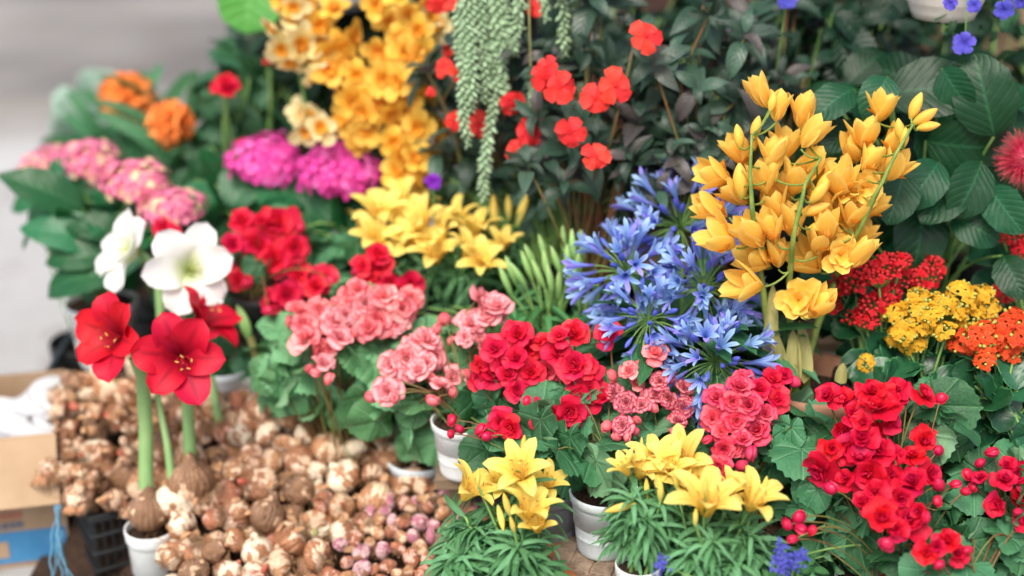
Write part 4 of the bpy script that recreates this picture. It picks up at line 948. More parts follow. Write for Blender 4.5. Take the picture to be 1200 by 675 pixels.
# ------------------------------------------------------------------ left back: clivias, hydrangeas, pale succulent, hanging orchids
def heads_plant(label, cat, name, kind, heads, d, regs, n, size, leafkey, leafmat, crownpx, seed, group, rim=.075, potmat=None, gz=None, part='flower_head', face=.5, droop=.45, hmax=.25, aim=None, flatup=.9, leaves=()):
    r = np.random.RandomState(seed); root, crown = auto_pot(crownpx[0], crownpx[1], d + .03, label, cat, group, rim, potmat or M['potwhite'], name, .1, hmax, True, gz)
    st = MB(); lf = MB()
    for x, y, q, dd in heads:
        p = P(x, y, dd); v = facing(p, r, .4, flatup, .18); s = px2m(q, dd)
        put(part, FL[kind][r.randint(len(FL[kind]))], root, p, zbasis(v, r.rand() * 6), s); st.add(tube(curve(crown + r.randn(3) * .01, p, r.randn(3) * .01, 8), .0035, 6), rnd=r.rand())
    if n: leaf_region(lf, LF[leafkey], regs, n, size, r, crown=crown, stem=st, face=face, droop=droop, srad=.0025, aim=aim)
    for i, (a_, b_, d_) in enumerate(leaves):
        p0, p1 = P(*a_, d_ + .02), P(*b_, d_ - .01); lf.add(LF[leafkey][i % len(LF[leafkey])], basis(p1 - p0, tocam(p0) * .8 + UP * .5 + r.randn(3) * .2), p0, np.linalg.norm(p1 - p0) * 1.12, r.rand()); st.add(tube(curve(crown, p0, UP * .02, 7), .0025, 6))
    wmesh('stem', st, M['stem'], root)
    if lf.n: wmesh('foliage', lf, M[leafmat], root)
    return root, crown
# hydrangeas stand on an upturned crate at the very left
crate(-.95, -.66, 2.60, 2.90, .26, .05, 'black slatted crate standing behind the carton under the pink hydrangeas', 5)
heads_plant('pink and cream hydrangea with three round heads and broad dark leaves', 'hydrangea', 'potted_hydrangea', 'hydpink', [(108, 192, 38, 2.88), (159, 217, 42, 2.80), (201, 247, 40, 2.74)], 2.85,
            [(140, 250, 85, 50, 2.84, 1.0), (115, 275, 35, 35, 2.82, .5)], 34, (.10, .15), 'hydp', 'hydlight', (118, 352), 3, 'potted hydrangeas', .07, M['potwhite'], .26, leaves=[((98, 245), (6, 206), 2.80), ((125, 285), (28, 262), 2.78), ((130, 300), (52, 300), 2.76), ((140, 318), (42, 330), 2.75), ((100, 225), (48, 238), 2.82), ((150, 275), (80, 262), 2.77), ((170, 290), (110, 330), 2.76)])
heads_plant('pale pink hydrangea head half hidden behind a dark leaf at the pavement edge', 'hydrangea', 'potted_hydrangea', 'hydpink', [(52, 198, 30, 3.0), (70, 190, 24, 3.02)], 2.98,
            [(75, 228, 38, 28, 2.92, 1.0)], 10, (.09, .14), 'hydp', 'hydlight', (90, 330), 4, 'potted hydrangeas', .07, M['potblack'], 0)
heads_plant('magenta hydrangea with two broad heads under the hanging orchids', 'hydrangea', 'potted_hydrangea', 'hydmag', [(312, 192, 47, 2.85), (398, 202, 50, 2.80)], 2.85,
            [(355, 250, 90, 45, 2.80, 1.0), (250, 250, 60, 50, 2.82, .5)], 34, (.10, .16), 'hyd', 'hydlight', (352, 320), 5, 'potted hydrangeas', .08, M['potblack'])
r = np.random.RandomState(12)
heads_plant('orange clivia with a full round head, the farther one by the pale leaves', 'clivia', 'potted_clivia', 'clivia', [(150, 121, 35, 3.22)], 3.25, [(165, 185, 50, 40, 3.25, 1.0)], 26, (.22, .34), 'strap', 'strap', (175, 250), 6, 'potted clivias', .08, M['potblack'], None, face=.4, droop=-.3, flatup=.25)
heads_plant('orange clivia with a smaller tilted head above the pink hydrangea', 'clivia', 'potted_clivia', 'clivia', [(200, 146, 28, 3.06)], 3.1, [(225, 195, 55, 45, 3.12, 1.0)], 30, (.2, .32), 'strap', 'strap', (235, 270), 7, 'potted clivias', .08, M['potblack'], None, face=.4, droop=-.3, flatup=.25)
shrub('pale grey green succulent with broad paddle leaves behind the clivias', 'succulent', 'potted_succulent', [(115, 140, 32, 32, 3.4, 1.0), (190, 170, 60, 40, 3.45, .6)], 20, (.09, .13), 'round', 'pale', (140, 230), 8, None, droop=-.8)
# red rose-like flower with dark leaves at (268,105)
heads_plant('red flowered shrub with dark leaves between the clivia and the orchids', 'shrub', 'flowering_shrub', 'redwide', [(268, 106, 21, 2.88), (262, 98, 14, 2.9), (285, 172, 11, 2.9), (315, 75, 9, 2.94)], 3.0,
            [(290, 130, 55, 75, 2.98, 1.0), (260, 200, 50, 50, 3.0, .6), (310, 60, 30, 50, 3.05, .5)], 90, (.06, .11), 'shrub', 'shrub', (285, 260), 9, None, .08, M['potblack'], part='flower')
# tall plant stands
def stand(p, h, label):
    z0 = support(p[0], p[1]); root = thing('plant_stand', (p[0], p[1], z0), label, 'plant stand', 'metal plant stands behind the stall')
    m_ = MB(); m_.add(lathe([(.002, 0), (.11, 0), (.11, .008), (.014, .016), (.012, h - z0 - .012), (.002, h - z0 - .012)], 20), None, (p[0], p[1], z0)); wmesh('column', m_, M['metal'], root)
    m_ = MB(); m_.add(lathe([(.002, 0), (.1, 0), (.1, .01), (.002, .01)], 24), None, (p[0], p[1], h - .011)); wmesh('tray', m_, M['metal'], root)
# hanging yellow orchids
def hang_orchid():
    r = np.random.RandomState(14); d = 2.78; p = P(385, -75, 2.86); stand(p, p[2] - .13, 'dark metal stand under the white pot of hanging orchids')
    root = thing('potted_orchid', (p[0], p[1], p[2] - .13), 'golden orchid cascading in long dense sprays from a white pot', 'orchid')
    pot_parts(root, np.array([p[0], p[1], p[2] - .13]), .115, .14, M['potwhite'], 2)
    crown = p + UP * .01
    A_ = [(350, 14), (375, 30), (392, 10), (400, 52), (412, 44), (386, 82), (402, 76), (418, 88), (394, 106), (412, 116), (426, 132), (405, 138), (430, 152), (420, 166), (444, 120), (372, 62), (436, 108), (388, 58), (410, 100), (425, 112)]
    B_ = [(440, 6), (456, 25), (480, 18), (470, 45), (490, 36), (456, 70), (476, 62), (492, 62), (450, 92), (466, 96), (446, 104), (486, 86), (470, 126), (456, 132), (482, 130), (470, 150), (490, 150), (461, 166), (486, 186), (466, 200), (480, 206), (496, 196), (472, 180), (500, 110), (462, 112), (478, 110)]
    A_ += [(360, -6), (335, -2), (380, -10)]; B_ += [(470, -6), (500, 2), (445, 60), (505, 62)]
    C_ = [(512, 150), (522, 160), (508, 165), (516, 135), (505, 178)]
    PL = [(322, 30), (340, 70), (345, 8), (362, 22), (356, 60), (510, 28), (372, 44), (335, 22), (350, 48), (330, 56), (366, 72), (362, 138), (376, 150), (350, 130), (358, 152), (502, 20), (500, 40), (345, 35), (368, 90)]
    for lst, kind, dd in ((A_, 'orchidhang', 2.74), (B_, 'orchidhang', 2.70), (C_, 'orchidhang', 2.78), (PL, 'orchidpale', 2.74)):
        for x, y in lst:
            dd2 = dd + r.uniform(-.035, .035); q = P(x, y, dd2); v = facing(q, r, .8, -.1, .6); put('flower', FL[kind][r.randint(len(FL[kind]))], root, q, zbasis(v, r.rand() * 6), px2m(r.uniform(17, 23), dd2))
    st = MB()
    for pts in ([(350, 14), (385, 60), (405, 100), (422, 160)], [(440, 0), (460, 60), (460, 120), (482, 205)], [(480, 0), (500, 60), (512, 150), (508, 175)], [(340, 10), (352, 90), (362, 150)]):
        q = np.array([crown] + [P(x, y, 2.76) for x, y in pts]); c = np.concatenate([curve(q[i], q[i + 1], UP * (.05 if i == 0 else 0), n=6)[(1 if i else 0):] for i in range(len(q) - 1)]); st.add(tube(c, .0028, 6), rnd=r.rand())
    wmesh('stem', st, M['stem'], root)
    lf = MB()
    for k in range(14): 
        a = r.rand() * 6.28; al = unit([math.cos(a), math.sin(a) * .6 + .2, .6]); lf.add(LF['strap'][r.randint(3)], basis(al, UP), crown, r.uniform(.2, .34), r.rand())
    wmesh('foliage', lf, M['strap'], root)
    lf = MB(); lf.add(LF['round'][0], basis(unit(P(292, 42, 2.9) - P(305, -60, 2.9)), tocam(P(297, 10, 2.9))), P(300, -55, 2.9), .17, .6); lf.add(tube(curve(crown, P(300, -55, 2.9), UP * .05), .003, 6)); wmesh('young_leaf', lf, M['bright'], root, True, 'bright green young leaf')
hang_orchid()
# burro's tail
def burro():
    r = np.random.RandomState(15); p = P(622, -105, 2.58); stand(p, p[2] - .09, 'dark metal stand under the pot of trailing succulent')
    root = thing('hanging_succulent', (p[0], p[1], p[2] - .09), 'pale green succulent trailing long plaited strands in front of red flowers', 'succulent')
    pot_parts(root, np.array([p[0], p[1], p[2] - .09]), .09, .1, M['terracotta'], 0)
    E = ellipsoid(.26, .2, .62, 5, 6, .55)
    strands = [((548, -20), (546, 60), (549, 172)), ((563, -20), (564, 50), (566, 120)), ((579, -20), (583, 110), (567, 236)), ((556, -20), (553, 60), (553, 130)), ((601, -20), (603, 30), (604, 66)), ((591, -20), (590, 20), (594, 60)),
               ((662, -20), (662, 30), (663, 66)), ((681, -20), (680, 15), (681, 40)), ((572, -20), (575, 40), (576, 85)), ((640, -20), (640, -5), (641, 24)), ((672, -20), (673, 20), (671, 52)), ((586, -20), (590, 60), (596, 118)), ((610, -20), (611, 10), (612, 34)), ((541, -20), (538, 30), (540, 84))]
    for i, pts in enumerate(strands):
        q = np.array([p + UP * .01] + [P(x, y, 2.50 + .012 * (i % 3)) for x, y in pts]); c = np.concatenate([curve(q[k], q[k + 1], UP * (.04 if k == 0 else 0) + r.randn(3) * (.006 if k else 0), n=14)[(1 if k else 0):] for k in range(len(q) - 1)])
        seg = np.linalg.norm(np.diff(c, axis=0), axis=1); L = np.concatenate([[0], np.cumsum(seg)]); mb = MB(); mb.add(tube(c, .0016, 5), rnd=.5, mat=1)
        n = int(L[-1] / .0025)
        for k in range(n):
            t = k / n * L[-1]; j = min(np.searchsorted(L, t, 'right') - 1, len(c) - 2); w = (t - L[j]) / (seg[j] + 1e-9); pt = c[j] + (c[j + 1] - c[j]) * w; ax = unit(c[j + 1] - c[j]); B = zbasis(ax); a = k * GA
            o = B[:, 0] * math.cos(a) + B[:, 1] * math.sin(a); mb.add(E, zbasis(unit(o + ax * .75), 0), pt, .0155 * r.uniform(.75, 1.15) * min(1, .55 + (L[-1] - t) * 12), r.rand())
        wmesh('strand', mb, [M['sedum'], M['stem']], root)
    mb = MB(); q = np.array([P(620, 15, 2.5), P(622, 60, 2.5), P(624, 145, 2.5)]); c = curve(q[0], q[2], n=12); mb.add(tube(np.concatenate([[p], c]), .0016, 5), mat=1)
    for k in range(60):
        t = .62 + .38 * k / 60; pt = q[0] + (q[2] - q[0]) * t; a = k * GA; B = zbasis(-UP); o = B[:, 0] * math.cos(a) + B[:, 1] * math.sin(a); mb.add(E, zbasis(unit(o - UP * .8)), pt, .009, r.rand())
    wmesh('strand', mb, [M['sedum'], M['dry']], root, True, 'bare stem with a tuft of leaves at its tip')
burro()

# ------------------------------------------------------------------ dark bronze impatiens
def impatiens_plant(label, regs, nros, flowers, crownpx, seed, lsize=(.062, .10)):
    r = np.random.RandomState(seed); d = np.mean([q[4] for q in regs]) + .12; root, crown = auto_pot(crownpx[0], crownpx[1], d, label, 'impatiens', 'bronze leaved impatiens', .085, M['potblack'], 'potted_impatiens', .1, .25)
    lf = MB(); st = MB()
    for (cx, cy, rx, ry, dd, w) in regs:
        for i in range(int(nros * w)):
            a = r.rand() * 6.28; q = math.sqrt(r.rand()); ex, ey = q * math.cos(a), q * math.sin(a); p = P(cx + ex * rx, cy + ey * ry, dd + .18 * r.rand() ** 1.5)
            ax = unit(tocam(p) * .55 + UP * .5 + ex * .4 * cr + r.randn(3) * .3); B = zbasis(ax, r.rand() * 6); n = r.randint(5, 8); sz = r.uniform(*lsize)
            for k in range(n):
                th = k * GA; o = B[:, 0] * math.cos(th) + B[:, 1] * math.sin(th); e = -.1 + 1.0 * (k / n) + r.uniform(-.2, .2); lf.add(LF['imp'][r.randint(4)], basis(unit(o * math.cos(e) + ax * math.sin(e) * .9), ax), p - ax * .03 * (1 - k / n), sz * (1.08 - .5 * k / n) * r.uniform(.8, 1.1), r.rand())
            st.add(tube(curve(crown + r.randn(3) * .02, p - ax * .02, UP * .04 + r.randn(3) * .02, 8), .0022, 5), rnd=r.rand())
    for x, y, q, dd in flowers:
        p = P(x, y, dd); v = facing(p, r, .9, .15, .25); put('flower', FL['impat'][r.randint(4)], root, p, zbasis(v, r.rand() * 6), px2m(q, dd) * 1.08); st.add(tube(curve(p - v * .04 - UP * .03, p, n=5), .0012, 5), rnd=.2)
    wmesh('stem', st, M['redstem'], root); wmesh('foliage', lf, M['impleaf'], root)
impatiens_plant('bronze leaved impatiens with three pairs of red flowers in the middle', [(690, 90, 90, 105, 2.46, 1.0), (690, 170, 90, 60, 2.44, .5)], 25, [(757, 43, 18, 2.36), (640, 92, 17, 2.38), (657, 102, 19, 2.37), (698, 116, 18, 2.37), (721, 101, 19, 2.36), (668, 156, 17, 2.38), (699, 184, 16, 2.37), (642, 78, 12, 2.40)], (690, 290), 1)
impatiens_plant('bronze leaved impatiens without open flowers just above the blue agapanthus', [(835, 90, 80, 105, 2.40, 1.0), (790, 175, 60, 60, 2.42, .5)], 24, [], (830, 290), 2)
impatiens_plant('bronze leaved impatiens with many small red flowers behind the trailing strands', [(565, 110, 80, 110, 2.62, 1.0)], 24, [(519, 78, 12, 2.55), (536, 86, 11, 2.54), (512, 4, 13, 2.56), (532, 3, 11, 2.55), (560, 146, 14, 2.56), (532, 142, 11, 2.56), (619, 155, 16, 2.48), (600, 120, 14, 2.50), (603, 176, 11, 2.50), (626, 10, 11, 2.52), (690, 20, 7, 2.56), (525, 60, 7, 2.6), (505, 108, 6, 2.6)], (570, 270), 3)
impatiens_plant('bronze leaved impatiens high behind the tallest yellow orchid blooms, with no open flowers', [(910, 40, 70, 60, 2.5, 1.0)], 13, [], (900, 230), 4)

# ------------------------------------------------------------------ dark shrubs added behind so the gaps between plants read as shade
shrub('dense dark evergreen shrub added behind the hanging orchids', 'shrub', 'potted_shrub', [(430, 90, 130, 150, 2.98, 1.0), (330, 150, 60, 90, 3.05, .4)], 230, (.07, .13), 'shrub', 'darkshrub', (430, 260), 21, 'dark shrubs at the back')
shrub('dense dark evergreen shrub added behind the red impatiens', 'shrub', 'potted_shrub', [(680, 80, 170, 150, 2.92, 1.0)], 260, (.07, .13), 'shrub', 'darkshrub', (680, 260), 22, 'dark shrubs at the back')
shrub('dense dark glossy shrub added behind the tall yellow orchid', 'shrub', 'potted_shrub', [(930, 70, 150, 130, 2.80, 1.0), (980, 60, 80, 60, 2.60, .35)], 230, (.06, .11), 'shrub', 'darkshrub', (930, 260), 23, 'dark shrubs at the back')
shrub('dense dark shrub added in the corner behind the broad leaved hydrangea', 'shrub', 'potted_shrub', [(1130, 120, 130, 180, 2.86, 1.0)], 170, (.07, .13), 'shrub', 'darkshrub', (1120, 320), 24, 'dark shrubs at the back')
# broad leaved hydrangea not in bloom, right
def broad():
    r = np.random.RandomState(25); root, crown = auto_pot(1090, 330, 2.52, 'unflowered hydrangea with broad ribbed dark green leaves beside the orchid', 'hydrangea', 'potted hydrangeas', .085, M['potblack'], 'potted_hydrangea', .1, .2)
    lf = MB(); st = MB()
    L_ = [((1040, 110), (1115, 105), (1078, 95), 105), ((1165, 160), (1150, 95), (1190, 85), 100), ((1105, 80), (1128, 120), (0, 0), 60), ((1085, 165), (1150, 175), (0, 0), 95), ((1130, 215), (1095, 245), (0, 0), 75), ((1080, 235), (1075, 310), (0, 0), 90),
          ((1115, 255), (1150, 270), (0, 0), 62), ((1180, 110), (1140, 160), (0, 0), 90), ((1060, 200), (1045, 250), (0, 0), 70), ((1000, 105), (960, 130), (0, 0), 65), ((1010, 150), (985, 160), (0, 0), 60), ((1100, 190), (1080, 220), (0, 0), 70), ((1160, 220), (1185, 255), (0, 0), 66),
          ((1125, 75), (1110, 120), (0, 0), 60), ((1040, 90), (1020, 130), (0, 0), 60), ((930, 235), (960, 260), (0, 0), 60), ((1175, 300), (1190, 330), (0, 0), 58), ((1150, 190), (1120, 260), (0, 0), 75)]
    for i, (a, b, _, s) in enumerate(L_):
        d = 2.36 + r.uniform(-.04, .05); p0 = P(*a, d + .015); p1 = P(*b, d - .01); al = unit(p1 - p0); nn = unit(tocam(p0) * .8 + UP * .45 + r.randn(3) * .25); sz = px2m(s, d) * 1.05; lf.add(LF['hyd'][i % 4], basis(al, nn), p0, sz, r.rand()); st.add(tube(curve(crown, p0, UP * .03 - cf * -.03, 8), .0026, 6), rnd=r.rand())
    leaf_region(lf, LF['hyd'], [(1110, 190, 100, 120, 2.47, 1.0), (990, 190, 60, 120, 2.47, .35)], 36, (.09, .14), r, crown=crown, stem=st, srad=.0024)
    wmesh('stem', st, M['stem'], root); wmesh('foliage', lf, M['hydleaf'], root)
broad()

# hanging bowl at the top right with violet petunias
def bowl():
    r = np.random.RandomState(31); p = P(1105, 20, 2.42); R_ = px2m(56, 2.42)
    root = thing('hanging_basket', p, 'white hanging bowl of violet petunias above the broad leaves', 'hanging basket')
    h = .11; q = np.linspace(0, 1, 10); pr = [(.002, 0)] + [(R_ * (.62 + .38 * math.sin(t * PI / 2)), h * t) for t in q] + [(R_ * 1.04, h), (R_ * 1.04, h + .012), (R_ * .97, h + .012), (R_ * .9, h * .6), (.002, h * .5)]
    pr = pr[:4] + [(pr[3][0] + .002, pr[3][1] + .003), (pr[3][0] + .003, pr[3][1] + .006)] + pr[4:]
    mb = MB(); mb.add(lathe(pr, 36), None, p); wmesh('bowl', mb, M['bowl'], root)
    mb = MB(); q = np.linspace(.02, .96, 6); mb.add(lathe(np.stack([q * R_, h * .9 + 0 * q], 1), 24), None, p); wmesh('soil', mb, M['soil'], root)
    hook = p + np.array([0, 0, .75])
    for k in range(3):
        a = k * 2.094 + .4; e = p + np.array([R_ * math.cos(a), R_ * math.sin(a), h + .01]); mb = MB(); mb.add(tube(curve(e, hook, n=4), .0012, 5)); wmesh('wire', mb, M['wire'], root)
    lf = MB(); st = MB()
    for x, y, s, dd in ((1130, 50, 14, 2.34), (1113, 4, 9, 2.30), (1142, 6, 9, 2.3), (1176, 12, 12, 2.32), (1197, 2, 9, 2.36), (1070, -30, 13, 2.32), (1120, -45, 14, 2.3)):
        c = P(x, y, dd); v = facing(c, r, .8, .1, .3); put('flower', FL['petunia'][r.randint(2)], root, c, zbasis(v, r.rand() * 6), px2m(s, dd)); a = p + np.array([r.uniform(-.05, .05), -.06, h]); st.add(tube(curve(a, c - v * .01, UP * .03, 8), .0014, 5))
    leaf_region(lf, LF['shrub'], [(1145, 20, 45, 26, 2.34, .8), (1100, -50, 70, 30, 2.36, 1.5), (1185, 15, 25, 30, 2.36, .6)], 24, (.02, .035), r)
    wmesh('stem', st, M['stem'], root); wmesh('foliage', lf, M['shrub'], root)
    b = thing('wall_bracket', (hook[0], 3.36, hook[2]), 'dark metal wall bracket carrying the hanging bowl', 'bracket')
    mb = MB(); mb.add(tube([(hook[0], 3.36, hook[2] + .006), (hook[0], hook[1] - .01, hook[2] + .006)], .006, 8)); wmesh('arm', mb, M['metal'], b)
    mb = MB(); mb.add(tube([(hook[0], 3.36, hook[2] - .3), (hook[0], 2.95, hook[2] + .003)], .005, 8)); wmesh('brace', mb, M['metal'], b)
bowl()
p = P(915, -8, 2.45); root = thing('potted_petunia', (p[0], 2.62, .4), 'single violet flower peeping over the bronze leaves at the top', 'petunia'); put('flower', FL['petunia'][0], root, P(922, -2, 2.45), zbasis(tocam(p)), px2m(13, 2.45))
mb = MB(); mb.add(tube(curve((p[0], 2.62, .4), P(922, -2, 2.46), n=8), .002, 5)); wmesh('stem', mb, M['stem'], root)
# powder puff
def puffplant():
    r = np.random.RandomState(33); root, crown = auto_pot(1225, 330, 2.5, 'shrub with one fluffy red powder puff flower by the hydrangea', 'shrub', None, .08, M['potblack'], 'flowering_shrub', .1, .2)
    p = P(1203, 186, 2.36); put('flower', FL['puff'][0], root, p, zbasis(unit(tocam(p) + cr * -.2)), px2m(38, 2.36)); st = MB(); st.add(tube(curve(crown, p, UP * .05, 8), .003, 6)); lf = MB()
    leaf_region(lf, LF['shrub'], [(1225, 240, 30, 60, 2.46, 1.0)], 24, (.05, .08), r); wmesh('stem', st, M['stem'], root); wmesh('foliage', lf, M['darkshrub'], root)
puffplant()
mb = MB(); mb.add(box(.22, .16, .30, (0, 0, 0), .003), rz(.1), (1.03, 3.1, .9)); mb.add(box(.224, .02, .3, (0, 0, 0), .002), rz(.1), (1.03, 3.1, .9)); o = wmesh('carton', mb, M['carton'], None, False); o.name = 'cardboard_box'; tag(o, 'plain beige carton glimpsed through the dark leaves under the hanging bowl', 'box')
root = thing('plant_stand', (1.03, 3.1, 0), 'wooden trestle hidden behind the shrubs under the beige carton', 'plant stand')
for x in (.92, 1.14):
    mb = MB(); mb.add(box(.04, .14, .72, (0, 0, 0), .003), None, (x, 3.12, .36)); wmesh('leg', mb, M['wood'], root, False)
mb = MB(); mb.add(box(.34, .2, .026, (0, 0, 0), .003), None, (1.03, 3.12, .734)); wmesh('board', mb, M['wood'], root, False)

# ------------------------------------------------------------------ middle: lilies, buds, small foliage
lily_plant('yellow lilies in a dense bunch in the middle of the stall', [(445, 256, 30, 2.66), (470, 245, 29, 2.70), (440, 283, 27, 2.62), (497, 268, 30, 2.63), (520, 284, 30, 2.60), (556, 274, 28, 2.62), (510, 304, 29, 2.58), (548, 303, 29, 2.57), (566, 312, 27, 2.55), (482, 290, 28, 2.62), (535, 262, 26, 2.66), (470, 270, 28, 2.66), (425, 272, 24, 2.68), (500, 240, 24, 2.72), (590, 290, 20, 2.6)], [(579, 248, 20, 2.62, (-.15, 1, .2)), (596, 244, 15, 2.63, (0, 1, .1)), (612, 246, 20, 2.62, (.2, 1, .2))], [], (510, 345, 2.68), 'potted yellow lilies', 41, .08, M['potblack'], mounds=[(500, 310, 2.66, 50, 0), (550, 320, 2.64, 50, 0), (460, 300, 2.68, 40, 0), (595, 275, 2.66, 40, 0), (600, 300, 2.62, 40, 0)], hmax=.14)
GB = [(637, 293), (640, 312), (652, 306), (660, 283), (671, 288), (682, 287), (622, 302), (608, 322), (618, 312), (631, 322), (678, 347), (688, 357), (699, 350), (672, 326), (678, 312), (654, 336), (645, 328), (600, 318), (592, 330), (665, 305)]
lily_plant('lily clump still in slender pale green bud beside the blue agapanthus', [], [(x, y, 20, 2.47 + .0006 * (340 - y) + .02 * math.sin(x), (-.25 + .006 * (x - 640), 1, .35)) for x, y in GB], [], (645, 420, 2.52), None, 42, .08, M['potblack'], mounds=[(x, y + 14, 2.52 + .03 * math.sin(x * 3), 46, 0) for x, y in ((600, 345), (620, 350), (640, 345), (660, 355), (680, 375), (610, 375), (640, 380), (665, 385), (590, 370), (700, 380))], hmax=.14, lsize=(.07, .11), kb='greenbud', lmat='grass')
shrub('low grey green bushy plant under the bronze impatiens', 'shrub', 'potted_shrub', [(655, 225, 65, 50, 2.62, 1.0), (560, 210, 70, 35, 2.70, .9), (720, 235, 40, 40, 2.58, .5)], 200, (.03, .055), 'shrub', 'olive', (650, 320), 43)
put('flower', FL['purple'][0], (lambda t: t)(thing('potted_viola', (P(508, 300, 2.66)[0], P(508, 300, 2.66)[1], .4), 'small purple flower between the orchids and the yellow lilies', 'flower')), P(508, 213, 2.62), zbasis(tocam(P(508, 213, 2.62))), px2m(10, 2.62))
root = [o for o in col.objects if o.name.startswith('potted_viola')][0]
mb = MB(); mb.add(tube(curve(np.array(root.location), P(508, 214, 2.63), UP * .01, 8), .0018, 5)); wmesh('stem', mb, M['stem'], root)
r = np.random.RandomState(44); lf = MB(); leaf_region(lf, LF['shrub'], [(510, 232, 25, 14, 2.66, 1)], 20, (.03, .045), r); wmesh('foliage', lf, M['shrub'], root)

# ------------------------------------------------------------------ begonias
begonia('red double begonia on the left behind the white amaryllis', 'red', [(284, 260, 20), (308, 262, 18), (326, 263, 22), (302, 286, 21), (322, 304, 24), (345, 290, 16), (350, 322, 20), (336, 345, 20), (380, 328, 19), (370, 336, 16), (318, 352, 15), (272, 288, 17), (280, 328, 15), (262, 312, 14), (200, 275, 16), (192, 268, 13)], [(352, 268, 10), (313, 351, 8), (314, 363, 8), (288, 332, 9), (389, 328, 9)], 2.66,
        [(320, 330, 90, 75, 2.66, 1.0), (270, 390, 50, 60, 2.66, .4)], 60, (315, 450), 61, 'beg', rim=.06, potmat=M['potblack'], hmax=.1)
begonia('red double begonia in the centre left, just behind the pink begonia', 'crimson' if False else 'red', [(443, 298, 16), (446, 312, 19), (456, 330, 15), (481, 332, 17), (432, 332, 15), (425, 312, 12)], [(418, 318, 9), (424, 327, 8)], 2.60, [(445, 340, 60, 40, 2.62, 1.0), (410, 300, 35, 35, 2.68, .5)], 34, (450, 420), 62, 'beg', potmat=M['potblack'], hmax=.1)
begonia('salmon pink begonia with mixed red blooms above the bulb heap', 'salmon', [(375, 362, 15), (356, 380, 17), (366, 378, 22), (358, 398, 22), (392, 378, 18, 'pink'), (397, 396, 17, 'pink'), (408, 347, 16), (405, 368, 14, 'pink'), (427, 355, 18, 'pink'), (441, 376, 22), (450, 348, 16), (456, 376, 17, 'pink'), (471, 361, 20), (481, 350, 17), (372, 416, 17), (378, 425, 14, 'pink'), (432, 385, 16), (412, 360, 15), (420, 340, 14), (385, 408, 14), (465, 380, 14, 'pink'), (350, 365, 15)], [(340, 377, 10), (370, 437, 9), (385, 443, 9), (415, 387, 9), (393, 352, 8), (362, 432, 8)], 2.50,
        [(400, 430, 75, 70, 2.50, 1.0), (340, 430, 45, 55, 2.52, .5), (420, 385, 80, 45, 2.53, .5)], 70, (415, 505), 63, 'beglt', rim=.06, potmat=M['potblack'], hmax=.1, group='pink begonias')
begonia('pale pink begonia with round rose like blooms over a white pot', 'pink', [(560, 353, 20), (582, 361, 18), (572, 372, 15), (553, 382, 18), (563, 401, 16), (500, 399, 18), (510, 417, 17), (476, 418, 17), (486, 404, 15), (460, 428, 18), (454, 459, 18), (530, 443, 18), (490, 434, 16), (515, 452, 13), (545, 395, 12), (585, 370, 12), (478, 438, 13), (500, 425, 14)], [(521, 373, 11), (512, 386, 10), (528, 399, 7), (506, 442, 9), (433, 466, 9), (463, 466, 9), (507, 470, 10), (530, 460, 7), (547, 438, 9), (443, 450, 8)], 2.42,
        [(500, 480, 75, 60, 2.43, 1.0), (570, 430, 60, 50, 2.46, .5), (490, 425, 60, 45, 2.46, .5)], 62, (543, 538), 64, 'beglt', rim=.052, group='pink begonias', crown_d=2.42, hmin=.1, hmax=.17)
begonia('bright red double begonia left of the rose edged one, over a grey pot', 'red', [(607, 393, 18), (605, 420, 18), (637, 402, 15), (641, 434, 18, 'coral'), (622, 437, 17), (588, 495, 21), (605, 457, 15), (600, 500, 17), (633, 500, 16), (576, 440, 18), (590, 425, 17), (560, 446, 14), (580, 410, 17), (620, 410, 16), (632, 452, 15), (560, 430, 14), (595, 440, 16)], [(616, 470, 8), (530, 492, 9), (539, 503, 8), (563, 503, 10), (570, 512, 8), (528, 508, 7)], 2.33,
        [(600, 470, 75, 55, 2.33, 1.0), (600, 525, 55, 35, 2.28, .35), (560, 470, 40, 40, 2.36, .3)], 52, (645, 568), 65, 'beg', rim=.05, potmat=M['potgrey'], crown_d=2.31, hmin=.09, hmax=.2)
begonia('bright red double begonia in the pale blue pot on the hollow brick', 'red', [(672, 391, 20), (655, 415, 18), (674, 428, 20), (690, 457, 17), (713, 392, 20), (650, 497, 23), (668, 482, 19), (680, 463, 18), (703, 466, 20), (655, 395, 14), (690, 432, 15)], [(630, 470, 7)], 2.31,
        [(675, 470, 55, 50, 2.31, 1.0), (660, 530, 60, 30, 2.20, .45), (700, 540, 50, 28, 2.19, .5), (640, 510, 50, 40, 2.25, .4)], 46, (708, 574), 165, 'beg', rim=.053, potmat=M['potblue'], crown_d=2.24, gz=P(708, 574, 2.24)[2] - .108, hmin=.108, hmax=.108)
begonia('rose edged begonia with tight spiral blooms under the blue agapanthus', 'rose', [(734, 472, 15), (730, 499, 15), (737, 435, 13, 'salmon'), (773, 447, 13), (785, 466, 16), (801, 455, 14), (800, 478, 14), (794, 494, 13), (768, 464, 12), (783, 440, 11), (720, 460, 11), (752, 475, 12), (745, 450, 11, 'salmon'), (768, 415, 14, 'salmon')], [(755, 463, 9), (746, 492, 8), (712, 500, 9), (724, 512, 9), (735, 512, 8), (748, 430, 9), (718, 440, 9), (792, 505, 9), (812, 470, 8), (765, 478, 8), (745, 505, 7)], 2.27,
        [(765, 500, 65, 55, 2.27, 1.0), (760, 450, 60, 40, 2.33, .5)], 48, (765, 560), 66, 'beg', rim=.055, group='potted begonias', crown_d=2.33, potmat=M['potblack'], hmax=.1)
